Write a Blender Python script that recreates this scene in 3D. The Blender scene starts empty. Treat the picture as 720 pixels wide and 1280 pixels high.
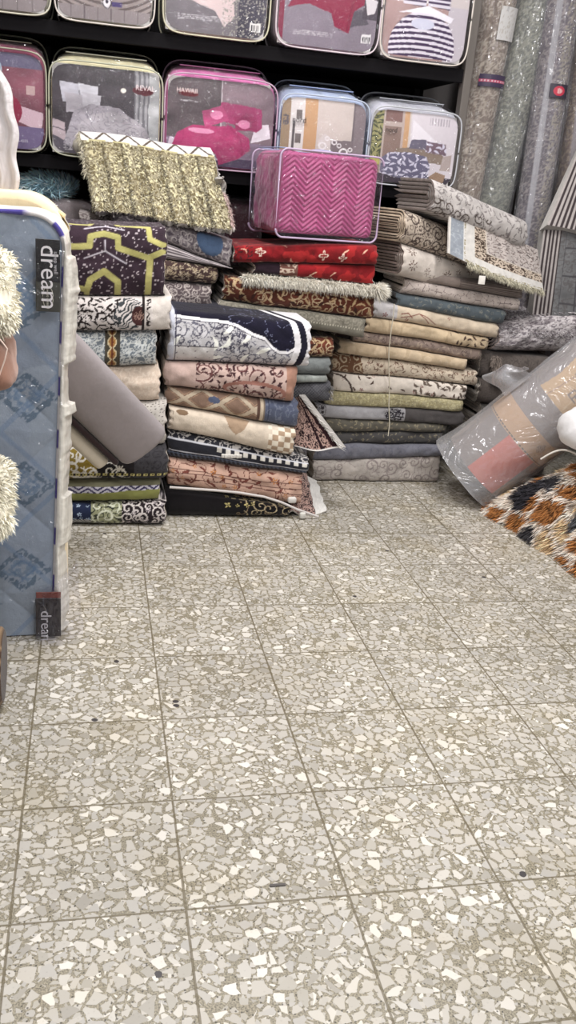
import bpy, bmesh, math, random
import numpy as np
from mathutils import Matrix, Vector

scn = bpy.context.scene
col = scn.collection
PI = math.pi

# ------------------------------------------------------------------ camera
F_PX, PITCH, YAW, ROLL, CAM_H = 1120.67, 0.34771, -0.22943, 0.08646, 1.2164
Rz = np.array([[math.cos(YAW), math.sin(YAW), 0], [-math.sin(YAW), math.cos(YAW), 0], [0, 0, 1]])
Mp = np.array([[1, 0, 0], [0, math.cos(PITCH), -math.sin(PITCH)], [0, math.sin(PITCH), math.cos(PITCH)]])
Rr = np.array([[math.cos(ROLL), 0, math.sin(ROLL)], [0, 1, 0], [-math.sin(ROLL), 0, math.cos(ROLL)]])
W = Rr @ Mp @ Rz
CAM = np.array([0, 0, CAM_H])


def P(u, v, Y):
    """a point of the place, surveyed: where the sight line through (u, v) meets the upright plane y = Y"""
    d = W.T @ np.array([(u - 360) / F_PX, 1, -(v - 640) / F_PX])
    return CAM + d * (Y / d[1])


cam = bpy.data.cameras.new('camera')
cam.sensor_fit = 'VERTICAL'
cam.sensor_height = 24
cam.lens = F_PX / 1280 * 24
cam.clip_start = 0.02
co = bpy.data.objects.new('camera', cam)
col.objects.link(co)
m = Matrix.Identity(4)
for i in range(3):
    m[i][0] = W[0][i]; m[i][1] = W[2][i]; m[i][2] = -W[1][i]
m[2][3] = CAM_H
co.matrix_world = m
scn.camera = co

# ------------------------------------------------------------------ colour and noise
def lin(c):
    c = np.clip(np.asarray(c, float) / 255.0, 0, 1)
    return np.where(c <= 0.04045, c / 12.92, ((c + 0.055) / 1.055) ** 2.4)


def L4(c):
    l = lin(c)
    return (float(l[0]), float(l[1]), float(l[2]), 1.0)


def hsh(i, j, s):
    n = np.sin(i * 127.1 + j * 311.7 + s * 74.7 + 13.13) * 43758.5453
    return n - np.floor(n)


def vn(u, v, s=0):
    i = np.floor(u); j = np.floor(v)
    a = u - i; b = v - j
    a = a * a * (3 - 2 * a); b = b * b * (3 - 2 * b)
    return (hsh(i, j, s) * (1 - a) + hsh(i + 1, j, s) * a) * (1 - b) + (hsh(i, j + 1, s) * (1 - a) + hsh(i + 1, j + 1, s) * a) * b


def fbm(u, v, s=0, o=4):
    r = 0; a = 0.5; t = 0
    for k in range(o):
        r = r + a * vn(u, v, s + k * 7.3); t += a
        u = u * 2.03; v = v * 2.03; a *= 0.5
    return r / t


def lattice(u, v, cell, s):
    """nine jittered neighbours of every point: (du, dv, r1, r2, r3, r4)"""
    i0 = np.floor(u / cell); j0 = np.floor(v / cell)
    for di in (-1, 0, 1):
        for dj in (-1, 0, 1):
            i = i0 + di; j = j0 + dj
            cx = (i + 0.5 + 0.7 * (hsh(i, j, s) - .5)) * cell
            cy = (j + 0.5 + 0.7 * (hsh(i, j, s + 1.7) - .5)) * cell
            yield u - cx, v - cy, hsh(i, j, s + 3.1), hsh(i, j, s + 5.9), hsh(i, j, s + 8.3)


def worley(u, v, s):
    f1 = np.full_like(u, 9.); f2 = f1.copy(); idc = u * 0
    for dx, dy, a, b, c in lattice(u, v, 1.0, s):
        d = np.hypot(dx, dy)
        n1 = d < f1
        f2 = np.where(n1, f1, np.minimum(f2, d)); idc = np.where(n1, a, idc); f1 = np.where(n1, d, f1)
    return f1, f2, idc


def base(u, c, v=None, amt=.08, s=0, sc=18):
    C = np.empty(u.shape + (3,)); C[...] = c
    if v is not None:
        C *= (1 + amt * 2 * (fbm(u * sc, v * sc, s, 3) - .5))[..., None]
    return C


def over(C, m, c):
    m = np.clip(m, 0, 1)[..., None]
    return C * (1 - m) + np.asarray(c, float) * m


def sm(d, aa=.0022):
    return np.clip(.5 - d / aa, 0, 1)


def seg(u, v, pts, w, closed=False):
    """mask of a stroke of width w along a polyline"""
    D = np.full(u.shape, 9.)
    pts = list(pts) + ([pts[0]] if closed else [])
    for (ax, ay), (bx, by) in zip(pts[:-1], pts[1:]):
        ex, ey = bx - ax, by - ay
        t = np.clip(((u - ax) * ex + (v - ay) * ey) / (ex * ex + ey * ey + 1e-12), 0, 1)
        D = np.minimum(D, np.hypot(u - ax - t * ex, v - ay - t * ey))
    return sm(D - w / 2)


def poly(u, v, pts):
    ins = np.zeros(u.shape, bool)
    n = len(pts)
    for k in range(n):
        (x1, y1), (x2, y2) = pts[k], pts[(k + 1) % n]
        if y1 == y2: continue
        c = ((y1 > v) != (y2 > v)) & (u < (x2 - x1) * (v - y1) / (y2 - y1) + x1)
        ins ^= c
    return ins.astype(float)


def ell(u, v, cx, cy, rx, ry, rot=0):
    x = (u - cx) * math.cos(rot) + (v - cy) * math.sin(rot)
    y = -(u - cx) * math.sin(rot) + (v - cy) * math.cos(rot)
    return (np.hypot(x / rx, y / ry) < 1).astype(float)


def curls(u, v, s, cell, turns=1.6, w=.17, prob=.9):
    M = u * 0
    for dx, dy, a, b, c in lattice(u, v, cell, s):
        r = np.hypot(dx, dy); th = np.arctan2(dy, dx) + a * 6.28
        sg = np.where(b > .5, 1, -1)
        R = cell * (.45 + .25 * c)
        ph = (r / R) * turns - sg * th / (2 * PI)
        ph = ph - np.floor(ph)
        M = np.maximum(M, ((np.abs(ph - .5) < w) & (r < R) & (a < prob)).astype(float))
    return M


def flowers(u, v, s, cell, size, n=5, prob=1., hole=.25):
    M = u * 0
    for dx, dy, a, b, c in lattice(u, v, cell, s):
        r = np.hypot(dx, dy); th = np.arctan2(dy, dx) + a * 6.28
        R = size * (.7 + .5 * c) * (.62 + .38 * np.cos(n * th))
        M = np.maximum(M, ((r < R) & (r > size * hole) & (b < prob)).astype(float))
    return M


def leaves(u, v, s, cell, ln, wd, prob=1.):
    M = u * 0
    for dx, dy, a, b, c in lattice(u, v, cell, s):
        t = a * 6.28
        x = dx * np.cos(t) + dy * np.sin(t); y = -dx * np.sin(t) + dy * np.cos(t)
        y = y - x * x / ln * (b - .5) * 1.4
        k = 1 - (x / ln) ** 2
        M = np.maximum(M, ((np.abs(y) < wd * k) & (k > 0) & (c < prob)).astype(float))
    return M


def contour(u, v, s, sc, k, w):
    n = fbm(u * sc, v * sc, s, 3) * k
    return (np.abs(n - np.floor(n) - .5) < w).astype(float)


# ------------------------------------------------------------------ materials
def newmat(name):
    mt = bpy.data.materials.new(name); mt.use_nodes = True
    nt = mt.node_tree; nt.nodes.clear()
    return mt, nt, nt.nodes, nt.links


def attr_mat(name, rough, bump=.3, bscale=400, sheen=0., spec=.3, coat=0., metallic=0., vary=.12, vscale=60, bump2=0, b2scale=25):
    mt, nt, N, L = newmat(name)
    out = N.new('ShaderNodeOutputMaterial'); b = N.new('ShaderNodeBsdfPrincipled')
    L.new(b.outputs[0], out.inputs[0])
    a = N.new('ShaderNodeVertexColor'); a.layer_name = 'Col'
    tc = N.new('ShaderNodeTexCoord')
    n = N.new('ShaderNodeTexNoise'); n.inputs['Scale'].default_value = vscale; n.inputs['Detail'].default_value = 4
    L.new(tc.outputs['Object'], n.inputs['Vector'])
    mr = N.new('ShaderNodeMapRange'); mr.inputs[3].default_value = 1 - vary; mr.inputs[4].default_value = 1 + vary
    L.new(n.outputs[0], mr.inputs[0])
    mx = N.new('ShaderNodeMix'); mx.data_type = 'RGBA'; mx.blend_type = 'MULTIPLY'; mx.inputs[0].default_value = 1
    L.new(a.outputs[0], mx.inputs[6]); L.new(mr.outputs[0], mx.inputs[7]); L.new(mx.outputs[2], b.inputs['Base Color'])
    b.inputs['Roughness'].default_value = rough
    b.inputs['Specular IOR Level'].default_value = spec
    b.inputs['Sheen Weight'].default_value = sheen
    b.inputs['Coat Weight'].default_value = coat
    b.inputs['Coat Roughness'].default_value = .12
    b.inputs['Metallic'].default_value = metallic
    n2 = N.new('ShaderNodeTexNoise'); n2.inputs['Scale'].default_value = bscale; n2.inputs['Detail'].default_value = 2
    L.new(tc.outputs['Object'], n2.inputs['Vector'])
    bp = N.new('ShaderNodeBump'); bp.inputs['Strength'].default_value = bump; bp.inputs['Distance'].default_value = .002
    L.new(n2.outputs[0], bp.inputs['Height'])
    if bump2:
        n3 = N.new('ShaderNodeTexNoise'); n3.inputs['Scale'].default_value = b2scale; n3.inputs['Detail'].default_value = 3
        L.new(tc.outputs['Object'], n3.inputs['Vector'])
        bq = N.new('ShaderNodeBump'); bq.inputs['Strength'].default_value = bump2; bq.inputs['Distance'].default_value = .01
        L.new(n3.outputs[0], bq.inputs['Height']); L.new(bq.outputs[0], bp.inputs['Normal'])
    L.new(bp.outputs[0], b.inputs['Normal'])
    return mt


M_PILE = attr_mat('woven_carpet_pile', .92, .6, 330, sheen=.15, spec=.15, vary=.24, vscale=45, bump2=.35, b2scale=28)
M_CLOTH = attr_mat('soft_cloth', .9, .3, 500, sheen=.2, spec=.2, vary=.06, bump2=.4, b2scale=18)
M_FUR = attr_mat('fur_strands', .7, .0, 300, sheen=.1, spec=.25, vary=.1)
M_PRINT = attr_mat('printed_card', .45, .05, 200, spec=.4, vary=.03)
M_SATIN = attr_mat('satin_quilt', .5, .25, 300, sheen=.3, spec=.4, vary=.05, bump2=.3, b2scale=30)
M_HARD = attr_mat('painted_metal', .5, .1, 150, spec=.4, vary=.06)
M_SHELF = attr_mat('black_lacquer', .75, .1, 150, spec=.12, vary=.1)
M_PLASTIC = attr_mat('milky_plastic_film', .28, .1, 200, spec=.6, coat=.4, vary=.08, bump2=.6, b2scale=30)
M_PLASTER = attr_mat('plaster', .9, .3, 60, spec=.2, vary=.06)


def film(name, tint, fac, rough, bscale, bstr, haze=0., stretch=(1, 1, 1), ior=1.3):
    mt, nt, N, L = newmat(name)
    out = N.new('ShaderNodeOutputMaterial')
    tr = N.new('ShaderNodeBsdfTransparent'); tr.inputs[0].default_value = L4(tint)
    gl = N.new('ShaderNodeBsdfGlossy'); gl.inputs['Roughness'].default_value = rough
    gl.inputs['Color'].default_value = (.95, .95, 1, 1)
    df = N.new('ShaderNodeBsdfDiffuse'); df.inputs[0].default_value = (.75, .75, .78, 1)
    fr = N.new('ShaderNodeFresnel'); fr.inputs[0].default_value = ior
    ad = N.new('ShaderNodeMath'); ad.operation = 'ADD'; ad.inputs[1].default_value = fac; ad.use_clamp = True
    m1 = N.new('ShaderNodeMixShader'); m2 = N.new('ShaderNodeMixShader'); m2.inputs[0].default_value = haze
    tc = N.new('ShaderNodeTexCoord'); mp = N.new('ShaderNodeMapping'); mp.inputs['Scale'].default_value = stretch
    n = N.new('ShaderNodeTexNoise'); n.inputs['Scale'].default_value = bscale; n.inputs['Detail'].default_value = 3
    n.inputs['Distortion'].default_value = 1.2
    bp = N.new('ShaderNodeBump'); bp.inputs['Strength'].default_value = bstr; bp.inputs['Distance'].default_value = .03
    L.new(tc.outputs['Object'], mp.inputs[0]); L.new(mp.outputs[0], n.inputs['Vector'])
    # sharp creases where the noise crosses its middle
    q1 = N.new('ShaderNodeMath'); q1.operation = 'SUBTRACT'; q1.inputs[1].default_value = .5; L.new(n.outputs[0], q1.inputs[0])
    q2 = N.new('ShaderNodeMath'); q2.operation = 'ABSOLUTE'; L.new(q1.outputs[0], q2.inputs[0])
    q3 = N.new('ShaderNodeMath'); q3.operation = 'POWER'; q3.inputs[1].default_value = .6; L.new(q2.outputs[0], q3.inputs[0])
    L.new(q3.outputs[0], bp.inputs['Height'])
    L.new(bp.outputs[0], gl.inputs['Normal'])
    mn = N.new('ShaderNodeMath'); mn.operation = 'MINIMUM'; mn.inputs[1].default_value = .13; L.new(fr.outputs[0], mn.inputs[0])
    L.new(mn.outputs[0], ad.inputs[0]); L.new(ad.outputs[0], m1.inputs[0])
    L.new(tr.outputs[0], m2.inputs[1]); L.new(df.outputs[0], m2.inputs[2])
    L.new(m2.outputs[0], m1.inputs[1]); L.new(gl.outputs[0], m1.inputs[2]); L.new(m1.outputs[0], out.inputs[0])
    return mt


M_VINYL = film('clear_vinyl', (252, 252, 253), .035, .09, 18, 1.0, .0, ior=1.2)
M_WRAP = film('thin_plastic_wrap', (248, 248, 250), .05, .13, 20, 1.0, .08, (1, 1, .35))
M_CLEAR = film('clear_mattress_film', (250, 250, 252), .02, .10, 12, 1.0, .0, ior=1.15)
M_TUBEWRAP = film('cloudy_plastic_wrap', (244, 242, 242), .05, .17, 20, 1.0, .26, (.3, .3, .3), ior=1.25)


def floor_mat():
    mt, nt, N, L = newmat('terrazzo_tiles')
    out = N.new('ShaderNodeOutputMaterial'); b = N.new('ShaderNodeBsdfPrincipled'); L.new(b.outputs[0], out.inputs[0])
    tc = N.new('ShaderNodeTexCoord')

    def node(t, **k):
        x = N.new(t)
        for a, c in k.items(): setattr(x, a, c)
        return x

    def math_(op, a, c=None, clamp=False):
        x = node('ShaderNodeMath', operation=op, use_clamp=clamp)
        for i, q in enumerate((a, c)):
            if q is None: continue
            if isinstance(q, (int, float)): x.inputs[i].default_value = q
            else: L.new(q, x.inputs[i])
        return x.outputs[0]

    def mixc(f, a, c, blend='MIX'):
        x = node('ShaderNodeMix', data_type='RGBA', blend_type=blend)
        for i, q in ((0, f), (6, a), (7, c)):
            if isinstance(q, (int, float)): x.inputs[i].default_value = q
            elif isinstance(q, tuple): x.inputs[i].default_value = q
            else: L.new(q, x.inputs[i])
        return x.outputs[2]
    sep = node('ShaderNodeSeparateXYZ'); L.new(tc.outputs['Object'], sep.inputs[0])
    tx = math_('DIVIDE', math_('ADD', sep.outputs[0], 0.132 + 6.0), .3)
    ty = math_('DIVIDE', math_('ADD', sep.outputs[1], -2.744 + 9.0), .3)
    ix = math_('FLOOR', tx); iy = math_('FLOOR', ty)
    wn = node('ShaderNodeTexWhiteNoise'); cb = node('ShaderNodeCombineXYZ'); L.new(ix, cb.inputs[0]); L.new(iy, cb.inputs[1])
    L.new(cb.outputs[0], wn.inputs['Vector'])
    # each slab was cast apart: shift the stone pattern tile by tile
    sc = node('ShaderNodeVectorMath', operation='SCALE'); L.new(wn.outputs['Color'], sc.inputs[0]); sc.inputs['Scale'].default_value = 7.0
    ad = node('ShaderNodeVectorMath', operation='ADD'); L.new(tc.outputs['Object'], ad.inputs[0]); L.new(sc.outputs[0], ad.inputs[1])
    # slight irregularity of the stones
    nz = node('ShaderNodeTexNoise'); nz.inputs['Scale'].default_value = 30; nz.inputs['Detail'].default_value = 3; L.new(ad.outputs[0], nz.inputs['Vector'])
    s2 = node('ShaderNodeVectorMath', operation='SCALE'); L.new(nz.outputs['Color'], s2.inputs[0]); s2.inputs['Scale'].default_value = .014
    wv = node('ShaderNodeVectorMath', operation='ADD'); L.new(ad.outputs[0], wv.inputs[0]); L.new(s2.outputs[0], wv.inputs[1])

    def chips(scale, gap, keep):
        vc = node('ShaderNodeTexVoronoi', voronoi_dimensions='2D'); vc.inputs['Scale'].default_value = scale
        ve = node('ShaderNodeTexVoronoi', voronoi_dimensions='2D', feature='DISTANCE_TO_EDGE'); ve.inputs['Scale'].default_value = scale
        L.new(wv.outputs[0], vc.inputs['Vector']); L.new(wv.outputs[0], ve.inputs['Vector'])
        sp = node('ShaderNodeSeparateColor'); L.new(vc.outputs['Color'], sp.inputs[0])
        g = math_('ADD', gap, math_('MULTIPLY', sp.outputs[1], gap * 1.6))
        e = math_('MULTIPLY', math_('SUBTRACT', ve.outputs['Distance'], g), 22, True)
        k = math_('LESS_THAN', sp.outputs[2], keep)
        return math_('MULTIPLY', e, k), sp.outputs[0]
    m1, r1 = chips(40, .075, .84)
    m2, r2 = chips(80, .09, .8)
    fine = node('ShaderNodeTexNoise'); fine.inputs['Scale'].default_value = 320; fine.inputs['Detail'].default_value = 3; L.new(tc.outputs['Object'], fine.inputs['Vector'])
    big = node('ShaderNodeTexNoise'); big.inputs['Scale'].default_value = 1.6; big.inputs['Detail'].default_value = 5; L.new(tc.outputs['Object'], big.inputs['Vector'])
    cr = node('ShaderNodeValToRGB'); cr.color_ramp.elements[0].color = L4((86, 81, 70)); cr.color_ramp.elements[1].color = L4((156, 148, 130))
    cr.color_ramp.elements[0].position = .3; cr.color_ramp.elements[1].position = .62; L.new(fine.outputs[0], cr.inputs[0])

    def ramp(r):
        c = node('ShaderNodeValToRGB'); e = c.color_ramp.elements
        e[0].position = 0; e[0].color = L4((154, 149, 141)); e[1].position = 1; e[1].color = L4((216, 211, 204))
        for p_, k_ in ((.12, (166, 161, 152)), (.3, (180, 175, 168)), (.5, (184, 178, 169)), (.68, (170, 166, 161)), (.85, (198, 193, 185))):
            q = e.new(p_); q.color = L4(k_)
        L.new(r, c.inputs[0]); return c.outputs[0]
    c = mixc(m2, cr.outputs[0], ramp(r2))
    c = mixc(m1, c, ramp(r1))
    # pinholes
    vp = node('ShaderNodeTexVoronoi', voronoi_dimensions='2D'); vp.inputs['Scale'].default_value = 120; L.new(tc.outputs['Object'], vp.inputs['Vector'])
    sp = node('ShaderNodeSeparateColor'); L.new(vp.outputs['Color'], sp.inputs[0])
    ph = math_('MULTIPLY', math_('LESS_THAN', vp.outputs['Distance'], .2), math_('LESS_THAN', sp.outputs[0], .2))
    ph = math_('MULTIPLY', ph, math_('SUBTRACT', 1.0, math_('MULTIPLY', m1, .9)))
    c = mixc(math_('MULTIPLY', ph, .8), c, L4((52, 48, 42)))
    # a few dark stones
    vd = node('ShaderNodeTexVoronoi', voronoi_dimensions='2D'); vd.inputs['Scale'].default_value = 18; L.new(wv.outputs[0], vd.inputs['Vector'])
    sd = node('ShaderNodeSeparateColor'); L.new(vd.outputs['Color'], sd.inputs[0])
    dk = math_('MULTIPLY', math_('LESS_THAN', vd.outputs['Distance'], .13), math_('LESS_THAN', sd.outputs[0], .012))
    c = mixc(dk, c, L4((60, 56, 58)))
    # wear and per tile tone
    tone = node('ShaderNodeMapRange'); tone.inputs[1].default_value = .3; tone.inputs[2].default_value = .7; tone.inputs[3].default_value = .86; tone.inputs[4].default_value = 1.08
    L.new(big.outputs[0], tone.inputs[0])
    t2 = node('ShaderNodeMapRange'); t2.inputs[3].default_value = .93; t2.inputs[4].default_value = 1.05; L.new(wn.outputs['Value'], t2.inputs[0])
    c = mixc(1.0, c, math_('MULTIPLY', tone.outputs[0], t2.outputs[0]), 'MULTIPLY')
    st = node('ShaderNodeMapRange'); st.inputs[1].default_value = .5; st.inputs[2].default_value = .75; st.inputs[3].default_value = 0; st.inputs[4].default_value = .55
    big2 = node('ShaderNodeTexNoise'); big2.inputs['Scale'].default_value = 4.3; big2.inputs['Detail'].default_value = 6; L.new(tc.outputs['Object'], big2.inputs['Vector'])
    L.new(big2.outputs[0], st.inputs[0])
    c = mixc(st.outputs[0], c, (.93, .86, .70, 1), 'MULTIPLY')
    # joints
    def joint(t):
        fr = math_('FRACT', t); return math_('MINIMUM', fr, math_('SUBTRACT', 1.0, fr))
    jn = math_('MINIMUM', joint(tx), joint(ty))
    jw = math_('ADD', .0055, math_('MULTIPLY', math_('SUBTRACT', big2.outputs[0], .4), .006))
    jm = math_('MULTIPLY', math_('SUBTRACT', math_('ADD', jw, .003), jn), 300, True)
    c = mixc(math_('MULTIPLY', jm, .8), c, L4((92, 82, 60)))
    L.new(c, b.inputs['Base Color'])
    rg = node('ShaderNodeMapRange'); rg.inputs[3].default_value = .34; rg.inputs[4].default_value = .55; L.new(fine.outputs[0], rg.inputs[0])
    L.new(rg.outputs[0], b.inputs['Roughness'])
    bp = node('ShaderNodeBump'); bp.inputs['Strength'].default_value = .35; bp.inputs['Distance'].default_value = .002; L.new(math_('SUBTRACT', 1.0, math_('MAXIMUM', jm, ph)), bp.inputs['Height'])
    L.new(bp.outputs[0], b.inputs['Normal'])
    return mt


# ------------------------------------------------------------------ mesh builder
class MB:
    def __init__(s):
        s.V = []; s.C = []; s.Q = []; s.T = []; s.n = 0; s.sm = True

    def add(s, V, C, Q=None, T=None):
        V = np.asarray(V, float).reshape(-1, 3)
        C = np.asarray(C, float)
        C = np.broadcast_to(C, (len(V), 3)) if C.ndim == 1 else C.reshape(-1, 3)
        if Q is not None and len(Q): s.Q.append(np.asarray(Q, int) + s.n)
        if T is not None and len(T): s.T.append(np.asarray(T, int) + s.n)
        s.V.append(V); s.C.append(C); s.n += len(V)

    def grid(s, Pt, C, wrap=False, keep=None):
        n, m_ = Pt.shape[:2]
        I = np.arange(n * m_).reshape(n, m_)
        if wrap: I = np.vstack([I, I[:1]])
        Q = np.stack([I[:-1, :-1], I[1:, :-1], I[1:, 1:], I[:-1, 1:]], -1).reshape(-1, 4)
        if keep is not None: Q = Q[keep.reshape(-1)]
        s.add(Pt, C, Q)

    def tube(s, pts, r, c, k=8, closed=False, r2=None, cap=True):
        pts = np.asarray(pts, float); n = len(pts)
        T = np.gradient(pts, axis=0) if not closed else np.roll(pts, -1, 0) - np.roll(pts, 1, 0)
        T /= np.linalg.norm(T, axis=1)[:, None] + 1e-9
        up = np.array([0, 0, 1.]) if abs(T[:, 2]).mean() < .8 else np.array([1., 0, 0])
        A = np.cross(T, up); A /= np.linalg.norm(A, axis=1)[:, None] + 1e-9
        B = np.cross(T, A)
        th = np.arange(k) * 2 * PI / k
        rr = np.broadcast_to(np.asarray(r, float), (n,))
        r2_ = rr if r2 is None else np.broadcast_to(np.asarray(r2, float), (n,))
        G = pts[None] + (rr[None, :, None] * np.cos(th)[:, None, None]) * A[None] + (r2_[None, :, None] * np.sin(th)[:, None, None]) * B[None]
        if closed: G = np.concatenate([G, G[:, :1]], 1)
        cc = np.asarray(c, float)
        s.grid(G, cc, wrap=True)
        if cap and not closed:
            for e in (0, n - 1):
                V = np.vstack([G[:, e], pts[e:e + 1]])
                s.add(V, cc if cc.ndim == 1 else cc.reshape(k, n, 3)[0, e], T=[(i, (i + 1) % k, k) for i in range(k)])

    def rbox(s, x0, x1, y0, y1, z0, z1, r, c, segs=3, rot=None):
        bm = bmesh.new(); bmesh.ops.create_cube(bm, size=1)
        for v in bm.verts: v.co = ((x0 + x1) / 2 + v.co.x * (x1 - x0), (y0 + y1) / 2 + v.co.y * (y1 - y0), (z0 + z1) / 2 + v.co.z * (z1 - z0))
        if r: bmesh.ops.bevel(bm, geom=bm.edges[:], offset=r, segments=segs, affect='EDGES', profile=.5)
        bmesh.ops.triangulate(bm, faces=bm.faces[:])
        bm.verts.index_update()
        V = np.array([v.co[:] for v in bm.verts]); T = [[v.index for v in f.verts] for f in bm.faces]
        bm.free()
        if rot is not None: V = rot(V)
        s.add(V, c, T=T)

    def build(s, name, mat, parent=None, smooth=True):
        me = bpy.data.meshes.new(name)
        V = np.concatenate(s.V); C = np.concatenate(s.C)
        me.vertices.add(len(V)); me.vertices.foreach_set('co', V.astype(np.float32).ravel())
        Q = np.concatenate(s.Q) if s.Q else np.zeros((0, 4), int)
        T = np.concatenate(s.T) if s.T else np.zeros((0, 3), int)
        nl = Q.size + T.size
        me.loops.add(nl); me.loops.foreach_set('vertex_index', np.concatenate([Q.ravel(), T.ravel()]).astype(np.int32))
        nf = len(Q) + len(T); me.polygons.add(nf)
        st = np.concatenate([np.arange(len(Q)) * 4, Q.size + np.arange(len(T)) * 3]).astype(np.int32)
        me.polygons.foreach_set('loop_start', st)
        me.update(calc_edges=True); me.validate()
        me.polygons.foreach_set('use_smooth', np.full(len(me.polygons), smooth))
        a = me.color_attributes.new('Col', 'FLOAT_COLOR', 'POINT')
        if len(a.data) == len(C):
            a.data.foreach_set('color', np.concatenate([lin(C), np.ones((len(C), 1))], 1).astype(np.float32).ravel())
        me.materials.append(mat)
        o = bpy.data.objects.new(name, me); col.objects.link(o)
        if parent is not None: o.parent = parent
        return o


def tag(o, label=None, cat=None, group=None, kind=None):
    if label: o['label'] = label
    if cat: o['category'] = cat
    if group: o['group'] = group
    if kind: o['kind'] = kind
    return o


def empty(name, loc, label, cat, group=None):
    o = bpy.data.objects.new(name, None); col.objects.link(o); o.empty_display_size = .05
    o.location = loc
    bpy.context.view_layer.update()
    return tag(o, label, cat, group)


def adopt(root, o):
    """parent o (built in world coordinates) to root, keeping it where it is"""
    o.parent = root
    o.matrix_parent_inverse = Matrix.Translation(-Vector(root.location))
    return o


def text_part(name, body, size, origin, xdir, zdir, mat, c, parent, depth=.0008, align='LEFT'):
    cu = bpy.data.curves.new(name, 'FONT'); cu.body = body; cu.size = size; cu.extrude = depth; cu.align_x = align; cu.resolution_u = 3
    t = bpy.data.objects.new(name, cu); col.objects.link(t)
    dg = bpy.context.evaluated_depsgraph_get(); dg.update()
    me = bpy.data.meshes.new_from_object(t.evaluated_get(dg))
    bpy.data.objects.remove(t)
    n = len(me.vertices); V = np.empty(n * 3); me.vertices.foreach_get('co', V); V = V.reshape(-1, 3)
    xd = np.array(xdir, float); zd = np.array(zdir, float); yd = np.cross(xd, zd)
    V = np.array(origin) + V[:, :1] * xd + V[:, 1:2] * zd + V[:, 2:] * yd
    me.vertices.foreach_set('co', V.astype(np.float32).ravel())
    a = me.color_attributes.new('Col', 'FLOAT_COLOR', 'POINT')
    a.data.foreach_set('color', np.tile(L4(c), n).astype(np.float32))
    me.materials.clear(); me.materials.append(mat); me.name = name; me.update()
    o = bpy.data.objects.new(name, me); col.objects.link(o)
    adopt(parent, o)
    return o


rng = np.random.default_rng(7)


def blades(mb, R, D, ln, wd, C, droop=.4, tip=.5):
    """many tapering strands: roots R, directions D, one or per strand length"""
    n = len(R); ln = np.broadcast_to(np.asarray(ln, float), (n,))[:, None]
    D = D / (np.linalg.norm(D, axis=1)[:, None] + 1e-9)
    S = np.cross(D, rng.normal(size=(n, 3))); S /= np.linalg.norm(S, axis=1)[:, None] + 1e-9
    g = np.array([0, 0, -1.]) * droop
    m1 = R + D * ln * .55 + g * ln * .2; t = m1 + (D + g * 1.3) * ln * .45
    V = np.stack([R - S * wd / 2, R + S * wd / 2, m1 + S * wd * .4, m1 - S * wd * .4, t], 1)
    I = np.arange(n)[:, None] * 5
    C = np.broadcast_to(np.asarray(C, float), (n, 3))
    CC = np.stack([C * .9, C * .9, C, C, np.clip(C * (1 + .1 * tip), 0, 255)], 1)
    mb.add(V.reshape(-1, 3), CC.reshape(-1, 3), Q=I + np.array([[0, 1, 2, 3]]), T=I + np.array([[3, 2, 4]]))


# ------------------------------------------------------------------ folded carpet
def profile(T, ry, p, D):
    """half-superellipse fold, from the bottom back round the front to the top back; returns y, z, s (s = 0 at the front middle)"""
    ph = np.linspace(-PI / 2, PI / 2, 61)
    cy = np.abs(np.cos(ph)) ** (2 / p); sz = np.sign(ph) * np.abs(np.sin(ph)) ** (2 / p)
    y = ry * (1 - cy); z = T / 2 * sz
    y = np.concatenate([[D], y, [D]]); z = np.concatenate([[-T / 2], z, [T / 2]])
    s = np.concatenate([[0], np.cumsum(np.hypot(np.diff(y), np.diff(z)))])
    mid = np.interp(0, z[1:-1], s[1:-1])
    return y, z, s - mid


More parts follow.
